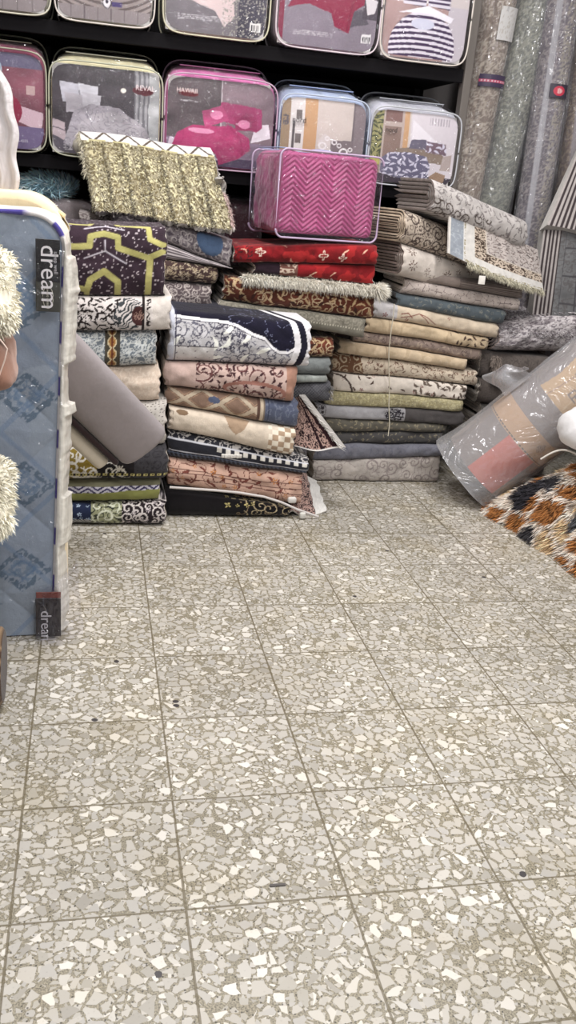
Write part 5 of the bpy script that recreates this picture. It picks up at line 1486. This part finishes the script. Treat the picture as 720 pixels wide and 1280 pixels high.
# striped carpets propped at the right edge
def p_stripes(ns, fr, bg=(128, 122, 120)):
    def f(s, t):
        C = base(s, bg, t, .15, 4, 6); C = over(C, contour(s * .3, t * .5, 4, 30, 4, .15) * .5, (92, 86, 86))
        C = over(C, (s < fr), (176, 168, 166)); return over(C, (s < fr) & (frac(s / fr * ns) > .5), (64, 56, 58))
    return f
o = None
mb = MB(); sheet(mb, [P(684, 281, 3.80), P(790, 300, 3.86), P(800, 180, 4.0), P(728, 176, 3.98)], 140, 90, p_stripes(6, .32), .07, wave=lambda s, t: np.stack([0 * s, -.02 * np.sin(s * PI), 0 * s], -1))
tag(mb.build('striped_carpet', M_PILE), 'grey carpet with dark edge stripes propped slanting at the right edge', 'carpet')
z_ = P(690, 288, 3.80)[2]
def p_check(s, t):
    C = p_stripes(5, .2, (120, 120, 122))(s, t); return over(C, (s > .26) & ((np.abs(frac((s - .26) * 5) - .5) > .46) | (np.abs(frac(t * 3.4 + .2) - .5) > .465)), (84, 82, 86))
mb = MB(); sheet(mb, [P(664, 400, 3.80), P(776, 420, 3.80), P(784, 292, 3.84), P(680, 287, 3.84)], 140, 110, p_check, .10, wave=lambda s, t: np.stack([0 * s, -.012 * np.sin(s * 9), 0 * s], -1))
tag(mb.build('checked_carpet', M_PILE), 'grey checked carpet with dark side stripes, under the slanting striped one', 'carpet')

# ---- big carpet roll in cloudy plastic, leaning to the right wall
a_ax = np.array([.40, -.17, .47]); a_ax /= np.linalg.norm(a_ax)
C0 = np.array([1.615, 3.46, .137]); RL = .168; LEN = 1.25
root = empty('wrapped_carpet_roll', (1.72, 3.46, 0), 'large carpet roll in cloudy plastic with cardboard band and red label, leaning right', 'carpet roll')
e1 = np.array([0, -1, 0.]) - a_ax * np.dot([0, -1, 0.], a_ax); e1 /= np.linalg.norm(e1)       # towards the viewer side
e2 = np.cross(e1, a_ax); e2 = e2 if e2[2] > 0 else -e2                                            # up and left


def tube_grid(r_fun, k, n, s0=0, s1=LEN, th0=0, th1=2 * PI, full=True):
    th = np.linspace(th0, th1, k, endpoint=not full); s = np.linspace(s0, s1, n); TH, S = np.meshgrid(th, s, indexing='ij'); r = r_fun(TH, S)
    return C0 + S[..., None] * a_ax + (r * np.cos(TH))[..., None] * e1 + (r * np.sin(TH))[..., None] * e2, TH, S


G, TH, S = tube_grid(lambda th, s: RL * (1 + .012 * np.sin(th * 2)) + 0 * s, 260, 420, .012)
TH = (TH + PI) % (2 * PI) - PI; U = TH * RL - .086
C = base(U, (124, 112, 108), S, .06, 3, 12)
C = over(C, (S > .44) & (U > -.16) & (U < .14 + .04 * np.sin(S * 9)), (196, 160, 104))
C = over(C, (S > .44) & (np.abs(U - (.06 - .12 * (S - .44))) < .0025), (150, 112, 70)); C = over(C, (S > .44) & (np.abs(U + .02 + .02 * np.sin(S * 6)) < .003), (214, 186, 140))
def marks(C, s0, u0, sc, seed_):
    m_ = np.zeros(U.shape)
    for (sa, ua, sb, ub) in seed_:
        m_ = np.maximum(m_, seg(S, U, [(s0 + sa * sc, u0 + ua * sc), (s0 + sb * sc, u0 + ub * sc)], .005))
    return over(C, m_, (74, 50, 36))
C = marks(C, .50, -.035, .04, [(0, 0, 0, 1), (0, 1, .8, 1), (.8, 1, .8, 0), (0, .5, 1, .5), (.4, 0, .4, .5)])
C = marks(C, .66, .0, .045, [(0, 0, .2, 1), (.2, 1, .9, .8), (.9, .8, .6, 0), (.1, .4, .8, .4), (1.1, 0, 1.3, .9), (1.3, .9, 1.6, .2)])
C = marks(C, .57, .03, .022, [(0, 0, 1, 1), (0, 1, 1, 0)])
bd = (S > .225) & (S < .325); C = over(C, bd, (192, 152, 104)); C = over(C, (np.abs(S - .232) < .004) & (frac(U * 60) > .3), (60, 44, 38))
dm = np.abs(S - .285) + np.abs(U + .11); C = over(C, (dm < .026) & (frac(dm * 160) > .5), (110, 84, 60))
C = over(C, (S < .225) & (U < .02) & (U > -.15), (206, 92, 70))
mb = MB(); mb.grid(G, C, wrap=True)
cc0 = G[:, 0].mean(0); k = G.shape[0]
for rr_ in np.linspace(1, .1, 10):
    pass
rr = np.linspace(1, .02, 40)[None, :, None]; GE = cc0 + (G[:, :1] - cc0) * rr
mb.grid(GE, base(GE[..., 0], (150, 136, 128)) * (1 - .35 * (frac(np.broadcast_to(rr[..., 0], GE.shape[:2]) * 9) > .8))[..., None], wrap=True)
cc1 = G[:, -1].mean(0); mb.add(np.vstack([G[:, -1], [cc1]]), (120, 110, 104), T=[(i, (i + 1) % k, k) for i in range(k)])
adopt(root, mb.build('carpet_roll', M_CLOTH))
G, TH, S = tube_grid(lambda th, s: RL + .006 + .016 * np.exp(-s / .12) + .012 * (fbm(np.cos(th) * 5 + 7, s * 8 + np.sin(th) * 3, 4, 4) - .4), 120, 160, -.045, LEN)
rr = np.linspace(0, 1, 12)[None, :, None]; c_ = G[:, 0].mean(0) - a_ax * .01
cap = c_ + (G[:, :1] - c_) * rr ** .8 + a_ax * (-.02 * (1 - rr))
mb = MB(); mb.grid(G, (255, 255, 255), wrap=True); mb.grid(cap, (255, 255, 255), wrap=True); adopt(root, mb.build('plastic_wrap', M_TUBEWRAP))
# gathered plastic ears
mb = MB(); q = P(618, 462, 3.52)
def ear(s, t): return np.stack([.03 * np.sin(t * 6 + s * 3) * t, -.03 * np.sin(s * 8) * t, .02 * np.sin(s * 5) * t], -1)
c0 = C0 + a_ax * .30 + e2 * (RL + .012); c1 = C0 + a_ax * .44 + e2 * (RL + .012)
sheet(mb, [c0, c1, c1 + e2 * .07 + [-.02, 0, .01], c0 + e2 * .10 + [-.03, 0, .02]], 26, 22, lambda s, t: base(s, (214, 214, 216)), .0015, wave=ear)
adopt(root, mb.build('gathered_film', M_TUBEWRAP))

# ---- furry throw heap
root = empty('fur_throw', (1.95, 2.95, 0), 'brown, white and black patched fur throw heaped on the floor at right', 'throw')


def xe(y): return 1.628 + (3.285 - y) * .135 + .012 * np.sin(y * 23)


def hf_(x, y):
    d = np.clip((x - xe(y)) / .26, 0, 1)
    f = np.clip((3.36 - y) / .34, 0, 1) ** .7 * np.clip((y - 2.42) / .2, 0, 1) ** .5
    return (.31 * np.sin(d * PI / 2) ** .75 * f + .05 * (fbm(x * 7, y * 7, 5, 3) - .5) * d * f).clip(0.0, 1) + .004


gx, gy = np.meshgrid(np.linspace(0, 1, 90), np.linspace(2.42, 3.36, 110), indexing='ij')
X = xe(gy) + gx ** 1.3 * .72; Z = hf_(X, gy)


def furcol(x, y, z):
    u, v = x + z * .6, y + z * .35
    f1, f2, idc = worley(u * 8.5 + .5 * fbm(u * 9, v * 9, 3, 2), v * 8.5, 11)
    C = base(u, (222, 206, 192), v, .1, 2)
    pt = (f2 - f1 > .2)
    C = over(C, pt, (156, 104, 58)); C = over(C, pt & (idc > .84), (58, 56, 60)); C = over(C, pt & (idc < .16), (206, 176, 140))
    b = ell(x, y, 1.74, 3.14, .06, .06); C = over(C, b, (44, 42, 48))
    b = ell(x, y, 1.86, 2.80, .12, .06); C = over(C, b, (76, 76, 80))
    return C


mb = MB(); mb.grid(np.stack([X, gy, Z], -1), furcol(X, gy, Z) * .8)
adopt(root, mb.build('throw_body', M_FUR))
n = 30000; a = rng.random(n) ** 1.15; yb = 2.43 + rng.random(n) * .9; xb = xe(yb) + a ** 1.2 * .6; zb2 = hf_(xb, yb)
gxn = (hf_(xb + .01, yb) - hf_(xb - .01, yb)) / .02; gyn = (hf_(xb, yb + .01) - hf_(xb, yb - .01)) / .02
Nn = np.stack([-gxn, -gyn, 1 + 0 * xb], 1); Nn /= np.linalg.norm(Nn, axis=1)[:, None]
cl = vn(xb * 26, yb * 26, 3) * 6.28
D_ = Nn * .75 + np.stack([-.55 + .5 * np.cos(cl), .5 * np.sin(cl) - .2, -.15 + 0 * cl], 1) + .2 * rng.normal(size=(n, 3))
cf = furcol(xb, yb, zb2) * (1 + .16 * rng.normal(size=(n, 1))).clip(.5, 1.5)
mb = MB(); blades(mb, np.stack([xb, yb, zb2], 1), D_, .03 + .022 * rng.random(n), .0042, np.clip(cf, 0, 250), .45, tip=2)
o = mb.build('fur', M_FUR); adopt(root, o); tag(o, kind='stuff')
t = np.linspace(0, PI, 30); q0 = P(676, 574, 3.02); q1 = P(724, 570, 2.95)
mb = MB(); mb.tube(np.array([q0 + (q1 - q0) * tt + np.array([0, 0, .03 * math.sin(tt * PI)]) for tt in np.linspace(0, 1, 20)]), .004, (206, 200, 192), 6); adopt(root, mb.build('edge_piping', M_CLOTH))
mb = MB(); q = P(712, 660, 2.86)
sheet(mb, [q + [-.012, -.02, -.03], q + [.05, -.05, -.03], q + [.05, -.04, .03], q + [-.005, -.01, .03]], 24, 24, lambda s, t: over(base(s, (214, 186, 204)), contour(s * .06, t * .06, 3, 90, 3, .15), (150, 90, 130)), .002); adopt(root, mb.build('patterned_label', M_CLOTH))
soft_pack('white_pillow', 'smooth white pillow corner at the right edge, between the wrapped roll and the fur throw', 'pillow', P(702, 530, 2.98)[0], 2.22, 2.86, 3.10, hf_(np.array([1.95]), np.array([2.98]))[0] + .03, P(710, 512, 2.98)[2] + .02, (226, 224, 226), wrap=False, s=9, e=.75)

# ================================================================== LEFT SIDE
# blue mattress in plastic, standing on edge
MY = 2.27
xb0, xt0 = P(68, 797, MY)[0], P(84, 330, MY)[0]
zt_ = P(30, 268, MY)[2] + .004
root = empty('mattress', (-.5, MY + .12, 0), 'light blue damask mattress in clear plastic standing on its edge at the left', 'mattress')


def xr(z):
    x = xb0 + (xt0 - xb0) * z / zt_
    Rr_ = .08; zz = np.clip(z - (zt_ - Rr_), 0, Rr_); top = Rr_ - np.sqrt(np.clip(Rr_ ** 2 - zz ** 2, 0, None))
    zl = np.clip(.02 - z, 0, .02)
    return x - top - zl * .5


XL = -1.15
zs = np.concatenate([np.linspace(.004, zt_ - .085, 330), zt_ - .085 + .085 * np.sin(np.linspace(.01, PI / 2, 60))])
tcol = np.concatenate([[0, .3, .6], np.linspace(.72, 1, 100)])
Tm, Zm = np.meshgrid(tcol, zs, indexing='ij'); Xm = XL + (xr(Zm) - XL) * Tm


def p_mat(x, z):
    C = base(x, (138, 149, 164), z, .14, 3, 5)
    C = over(C, (fbm(x * 5, z * 5, 8, 3) > .55) * .35, (160, 170, 180))
    # damask lozenges
    q1 = frac(x / .30 + z / .30 + .32); q2 = frac(x / .30 - z / .30 + .20)
    band_ = (np.abs(q1 - .5) < .03) | (np.abs(q2 - .5) < .03)
    for cx_, cz_ in [(-.18, .20), (-.17, .44), (-.16, .67), (-.17, .90), (-.31, .32), (-.31, .56), (-.31, .80), (-.31, .10)]:
        d = np.abs(x - cx_) / .075 + np.abs(z - cz_) / .062 + .12 * (vn(x * 60, z * 60, 3) - .5)
        C = over(C, ((d < 1.05) & (d > .72)) * (vn(x * 170, z * 170, 5) > .36) * .8, (80, 100, 120)); C = over(C, (d < .7) * (vn(x * 150, z * 150, 9) > .5) * .55, (92, 118, 146))
        C = over(C, (np.abs(d - .45) < .06) * .5, (84, 110, 140))
    return over(C, band_ * .35, (96, 122, 156))


mb = MB()
q1 = frac(Xm / .30 + Zm / .30 + .32); q2 = frac(Xm / .30 - Zm / .30 + .20)
puff = .012 * np.minimum(np.minimum(q1, 1 - q1), np.minimum(q2, 1 - q2)) ** .5 + .006 * (fbm(Xm * 9, Zm * 9, 2, 3) - .5)
ed = np.clip((1 - Tm) * 22, 0, 1) ** .5
mb.grid(np.stack([Xm, MY + .012 - puff * 1.3 * ed, Zm], -1), p_mat(Xm, Zm))
adopt(root, mb.build('quilted_panel', M_SATIN))
# border (side wall) and back
path = np.array([[xr(np.array([z]))[0], z] for z in zs] + [[x, zt_] for x in np.linspace(xr(zs[-1:])[0] - .02, XL, 12)])
dY = np.linspace(.012, .150, 16)
G = np.stack([np.broadcast_to(path[:, :1], (len(path), 16)), np.broadcast_to(MY + dY, (len(path), 16)), np.broadcast_to(path[:, 1:], (len(path), 16))], -1)
blg = .010 * np.sin((dY - .012) / .138 * PI)[None]
G[..., 0] += blg * np.clip(1 - (path[:, 1:] > zt_ - .01), 0, 1); G[..., 2] += blg * (path[:, 1:] > zt_ - .05)
mb = MB(); mb.grid(G, base(G[..., 0], (206, 200, 188), G[..., 2], .08, 3)); adopt(root, mb.build('side_border', M_CLOTH))
mb = MB(); mb.add(np.vstack([np.stack([path[:, 0], 0 * path[:, 0] + MY + .15, path[:, 1]], 1), [[-.6, MY + .15, .5]]]), (150, 150, 150), T=[(i, i + 1, len(path)) for i in range(len(path) - 1)]); adopt(root, mb.build('back_panel', M_CLOTH))
# white and purple binding tape along the front edge
mb = MB(); sub = path[::2]; s_ = np.arange(len(sub)) * .006
tc_ = np.broadcast_to(np.where((frac(s_ / .13) < .38)[:, None], (74, 66, 140), (218, 214, 214)), (8, len(sub), 3))
mb.tube(np.stack([sub[:, 0] - .003, 0 * sub[:, 0] + MY + .006, sub[:, 1]], 1), .0065, tc_.reshape(-1, 3), 8); adopt(root, mb.build('binding_tape', M_CLOTH))
mb = MB(); mb.tube(np.stack([sub[:, 0] - .003, 0 * sub[:, 0] + MY + .151, sub[:, 1]], 1), .008, (200, 196, 192), 8); adopt(root, mb.build('binding_tape', M_CLOTH))
# labels
def flat_label(nm, u0, v0, u1, v1, c, par, y=MY - .012):
    a, b = P(u0, v1, y), P(u1, v0, y); mb = MB(); mb.rbox(a[0], b[0], y, y + .002, a[2], b[2], .0009, c, 1); o = mb.build(nm, M_PRINT, smooth=False); adopt(par, o); return a, b, o
a1, b1_, lab1 = flat_label('brand_label', 45, 300, 75, 352, (22, 20, 24), root, MY - .018)
a2, b2_, lab2 = flat_label('brand_label', 45, 350, 75, 389, (62, 62, 56), root, MY - .0175)
text_part('brand_lettering', 'dream', .058, (a1[0] + .012, MY - .0195, P(45, 304, MY)[2]), (0, 0, -1), (1, 0, 0), M_PRINT, (226, 222, 224), lab1)
text_part('brand_lettering', 'sleep well', .013, (b1_[0] - .014, MY - .0195, P(45, 312, MY)[2]), (0, 0, -1), (1, 0, 0), M_PRINT, (190, 186, 190), lab1)
mb = MB(); c_ = (a2 + b2_) / 2; t = np.linspace(0, 2 * PI, 40, endpoint=False); mb.tube(np.stack([c_[0] + .0 + .012 * np.cos(t), 0 * t + MY - .019, c_[2] - .004 + .026 * np.sin(t)], 1), .0009, (186, 182, 168), 5, closed=True); adopt(lab2, mb.build('label_oval', M_PRINT))
text_part('brand_lettering', 'sweet dream', .0085, (c_[0] - .003, MY - .0195, c_[2] + .018), (0, 0, -1), (1, 0, 0), M_PRINT, (196, 192, 178), lab2)
a3, b3, lab3 = flat_label('brand_label', 45, 748, 76, 796, (46, 40, 42), root, MY - .016)
flat_label('label_stripe', 45, 740, 76, 748, (120, 60, 52), root, MY - .0165)
text_part('brand_lettering', 'dream', .040, (a3[0] + .014, MY - .0175, P(45, 760, MY)[2]), (0, 0, -1), (1, 0, 0), M_PRINT, (210, 206, 208), lab3)
# thin plastic over the front and a bunched strip down the edge
mb = MB(); Tm2, Zm2 = np.meshgrid(np.linspace(.66, 1, 60), np.linspace(.002, zt_, 140), indexing='ij'); Xm2 = XL + (xr(Zm2) - XL) * Tm2 + .004
Yv = MY - .022 - .010 * fbm(Xm2 * 12 + Zm2 * 5, Zm2 * 9, 6, 4); mb.grid(np.stack([Xm2, Yv, Zm2], -1), (255, 255, 255))
adopt(root, mb.build('plastic_wrap', M_CLEAR))
mb = MB(); zz = np.linspace(.012, zt_ - .05, 300); tt = np.linspace(0, 1, 16)
TH, ZZ = np.meshgrid(tt, zz, indexing='ij')
rw = .026 + .014 * (fbm(ZZ * 8, 0 * TH, 3, 3) - .5) * 2 + .014 * (vn(ZZ * 14, 0 * TH, 8) > .72) + .004 * (vn(ZZ * 90, TH * 0, 5) - .5)
rw = rw * (1 - .5 * np.clip((ZZ - .95 * zt_ + .12) / .1, 0, 1)) + .02 * np.exp(-((ZZ - .10) / .08) ** 2)
Xc = np.interp(ZZ, zs, xr(zs)) - .004
G = np.stack([Xc + rw * TH, MY - .006 + .05 * TH ** 2 + .012 * (fbm(TH * 3, ZZ * 26, 4, 4) - .5) * TH - .01 * np.sin(TH * PI), ZZ], -1)
mb.grid(G, base(TH, (214, 210, 202), ZZ, .12, 3, 20)); mb.grid(G[::-1] + [0, .0015, 0], base(TH, (206, 202, 196))); adopt(root, mb.build('bunched_film', M_PLASTIC))
mb = MB(); xk = xr(np.array([.1]))[0]
sheet(mb, [(xk - .05, MY - .03, .01), (xk + .075, MY - .01, .012), (xk + .06, MY + .0, .23), (xk - .03, MY - .03, .16)], 40, 50, lambda s, t: base(s, (225, 225, 226)), .001, wave=lambda s, t: np.stack([.012 * (fbm(s * 3, t * 6, 3) - .5), -.03 * np.sin(s * PI) - .03 * (fbm(s * 9, t * 4, 6, 4) - .5), 0 * s], -1))
adopt(root, mb.build('film_folds', M_CLEAR))

# cream foam mattress behind
root = empty('foam_mattress', (-.55, 2.6, 0), 'plain cream foam mattress with rounded corner standing behind the blue one', 'mattress')
xq, zq, Rq = P(83, 330, 2.50)[0] + .0, P(20, 233, 2.55)[2], .11
t = np.linspace(0, PI / 2, 24)
pth = np.array([[xq, .003]] + [[xq, z] for z in np.linspace(.05, zq - Rq, 20)] + [[xq - Rq + Rq * math.cos(a), zq - Rq + Rq * .93 * math.sin(a)] for a in t] + [[x, zq - Rq * .07 + .0] for x in np.linspace(xq - Rq - .05, -1.2, 12)])
ys = 2.515 + np.array([.02, .005, 0, 0, .005, .02]) + np.array([0, 0, .015, .125, .14, .145]); ins = np.array([.02, .006, 0, 0, .006, .02])
nrm = np.gradient(pth, axis=0); nrm = np.stack([nrm[:, 1], -nrm[:, 0]], 1); nrm /= np.linalg.norm(nrm, axis=1)[:, None]
G = np.stack([pth[:, :1] - nrm[:, :1] * ins, np.broadcast_to(np.array([2.445, 2.448, 2.46, 2.60, 2.612, 2.615]), (len(pth), 6)), pth[:, 1:] - nrm[:, 1:] * ins], -1)
mb = MB(); mb.grid(G, base(G[..., 0], (226, 208, 174), G[..., 2], .05, 3, 5))
for e in (0, 5): mb.add(np.vstack([G[:, e], [[-.7, G[0, e, 1], .5]]]), (226, 208, 174), T=[(i, i + 1, len(pth)) for i in range(len(pth) - 1)])
adopt(root, mb.build('foam_core', M_CLOTH))
mb = MB(); q = P(78, 290, 2.45)
sheet(mb, [P(72, 292, 2.50), P(84, 318, 2.46), P(84, 268, 2.46), P(76, 262, 2.50)], 16, 20, lambda s, t: base(s, (226, 214, 186)), .002, wave=lambda s, t: np.stack([.006 * np.sin(t * 12), 0 * s, 0 * s], -1)); adopt(root, mb.build('torn_film', M_PLASTIC))

# white film wrapped pack standing on the cream mattress
x_r = P(23, 150, 2.58)[0]
root = empty('wrapped_pack', (x_r - .15, 2.585, zq - .012), 'tall pack in milky plastic with a black panel, standing on the cream mattress', 'package')
mb = MB(); ztp = P(10, 55, 2.56)[2]; zz = np.linspace(zq - .008, ztp, 120)
XX = lambda z: x_r - .035 * np.clip((z - (ztp - .20)) / .20, 0, 1) ** 2 * 2
tt = np.linspace(0, 1, 14); Tt, ZZ = np.meshgrid(tt, zz, indexing='ij')
G = np.stack([XX(ZZ) - .052 * (1 - Tt) + .004 * np.sin(ZZ * 60), 2.535 + .018 * np.sin(Tt * PI * 3 + ZZ * 8) * .5 + .004 * fbm(ZZ * 30, Tt * 5, 3), ZZ], -1); mb.grid(G, base(Tt, (200, 194, 196), ZZ, .12, 3, 25))
adopt(root, mb.build('milky_film', M_PLASTIC))
mb = MB(); mb.rbox(x_r - .50, x_r - .04, 2.55, 2.63, zq - .008, ztp - .03, .02, (96, 110, 130)); adopt(root, mb.build('pack_body', M_CLOTH))
mb = MB(); mb.rbox(x_r - .50, x_r - .052, 2.538, 2.549, P(5, 188, 2.54)[2], ztp - .06, .004, (22, 20, 24)); adopt(root, mb.build('black_panel', M_PRINT))

# bundles at the left edge, piled on a rug roll
YL = 1.93
xE = lambda u, v: P(u, v, YL)[0]
root = empty('rug_roll', (-.45, 1.93, 0), 'dark brown rug roll lying on the floor at the left edge', 'carpet roll')
mb = MB(); th = np.linspace(0, 2 * PI, 50, endpoint=False); r0 = .095; xe0 = P(5, 825, 1.95)[0]
xsn = np.concatenate([[xe0, xe0 - .006], np.linspace(xe0 - .02, -.85, 60)]); sc = np.ones(len(xsn)); sc[0] = .88; sc[1] = .97
G = np.stack([np.broadcast_to(xsn, (50, len(xsn))), 1.95 + r0 * sc * np.cos(th)[:, None], r0 + .002 + r0 * sc * np.sin(th)[:, None]], -1)
mb.grid(G, over(base(G[..., 0], (74, 54, 42), G[..., 2], .3, 3, 30), contour(G[..., 0], G[..., 2], 3, 30, 4, .15), (140, 116, 90)), wrap=True)
mb.add(np.vstack([G[:, 0], [[xe0, 1.95, r0]]]), (60, 44, 36), T=[(i, (i + 1) % 50, 50) for i in range(50)])
adopt(root, mb.build('rolled_rug', M_PILE))


def plush(name, label, cat, x1, z0, z1, c, s, fur=0, y0=1.80, y1=2.08, ln=.02, folds=True, x0=-.62):
    root = empty(name, ((x0 + x1) / 2, (y0 + y1) / 2, z0), label, cat)
    a = np.linspace(0, 2 * PI, 90, endpoint=False)[:, None]; t = np.linspace(-PI / 2, PI / 2, 60)[None]
    cs = lambda q, e: np.sign(np.cos(q)) * np.abs(np.cos(q)) ** e; sn = lambda q, e: np.sign(np.sin(q)) * np.abs(np.sin(q)) ** e
    hx, hy, hz = (x1 - x0) / 2, (y1 - y0) / 2, (z1 - z0) / 2
    X = cs(t, .5) * cs(a, .45) * hx; Y = cs(t, .5) * sn(a, .45) * hy; Z = sn(t, .5) * hz + 0 * a
    k = .03 * (fbm(X * 9 + s, Y * 9 + Z * 12, s, 4) - .5) + (.008 * np.sin(X * 60 + Z * 25 + s) if folds else 0)
    X = X + k * np.sign(X) * (np.abs(X) > hx * .5) - .01; Y = Y + k * np.sign(Y); Z = Z + k * (Z > 0)
    G = np.stack([X + (x0 + x1) / 2, Y + (y0 + y1) / 2, Z + (z0 + z1) / 2], -1)
    mb = MB(); mb.grid(G, base(X, c, Z, .12, s, 20), wrap=True); adopt(root, mb.build('body', M_CLOTH))
    if fur:
        sel = np.argwhere(G[..., 0] > x1 - .14); i = sel[rng.integers(0, len(sel), fur)]
        R = G[i[:, 0], i[:, 1]] + rng.normal(size=(fur, 3)) * .003; D_ = R - np.array([(x0 + x1) / 2 + .12, (y0 + y1) / 2, (z0 + z1) / 2])
        mb = MB(); blades(mb, R, D_ / np.linalg.norm(D_, axis=1)[:, None] + .45 * rng.normal(size=(fur, 3)), ln, .0034, np.array(c) * (1 + .1 * rng.normal(size=(fur, 1))), .5); o = mb.build('plush_pile', M_FUR); adopt(root, o); tag(o, kind='stuff')
    return root


plush('folded_blanket', 'grey folded blanket under the fluffy cream cushion at the left edge', 'blanket', xE(-8, 740), .192, .455, (140, 134, 130), 5)
plush('fluffy_cushion', 'fluffy cream cushion at the left edge, halfway up the mattress', 'cushion', xE(18, 620), .455, .60, (232, 226, 208), 6, fur=6000, folds=False)
plush('folded_blanket', 'taupe folded blanket between the fluffy cushion and the brown bundle at the left edge', 'blanket', xE(-8, 560), .60, .765, (130, 118, 112), 7)
r_ = plush('quilted_bundle', 'brown quilted bundle with a pale cord at the left edge, under the cream plush blanket', 'blanket', xE(24, 440), .765, .905, (146, 108, 92), 8)
mb = MB(); mb.tube(np.array([P(-6, 418, 1.77), P(3, 428, 1.77), P(9, 436, 1.77), P(6, 450, 1.77), P(-4, 478, 1.77)]), .0016, (220, 196, 184), 6); adopt(r_, mb.build('cord', M_CLOTH))
plush('plush_blanket', 'cream plush blanket folded at the left edge, in front of the mattress label', 'blanket', xE(25, 370), .88, 1.065, (228, 222, 204), 9, fur=5000, ln=.012)

# small litter on the floor
mb = MB(); q = CAM + (lambda d: d * (-CAM_H / d[2]))(W.T @ np.array([(347 - 360) / F_PX, 1, -(1107 - 640) / F_PX]))
mb.rbox(q[0] - .015, q[0] + .015, q[1] - .003, q[1] + .003, .0005, .003, .0008, (92, 88, 86)); tag(mb.build('scrap', M_CLOTH), 'tiny grey strip lying on the terrazzo floor', 'scrap')

# ------------------------------------------------------------------ view
vs = scn.view_settings
vs.view_transform = 'Standard'; vs.look = 'None'; vs.gamma = 1; vs.use_curve_mapping = False; vs.exposure = 0.1
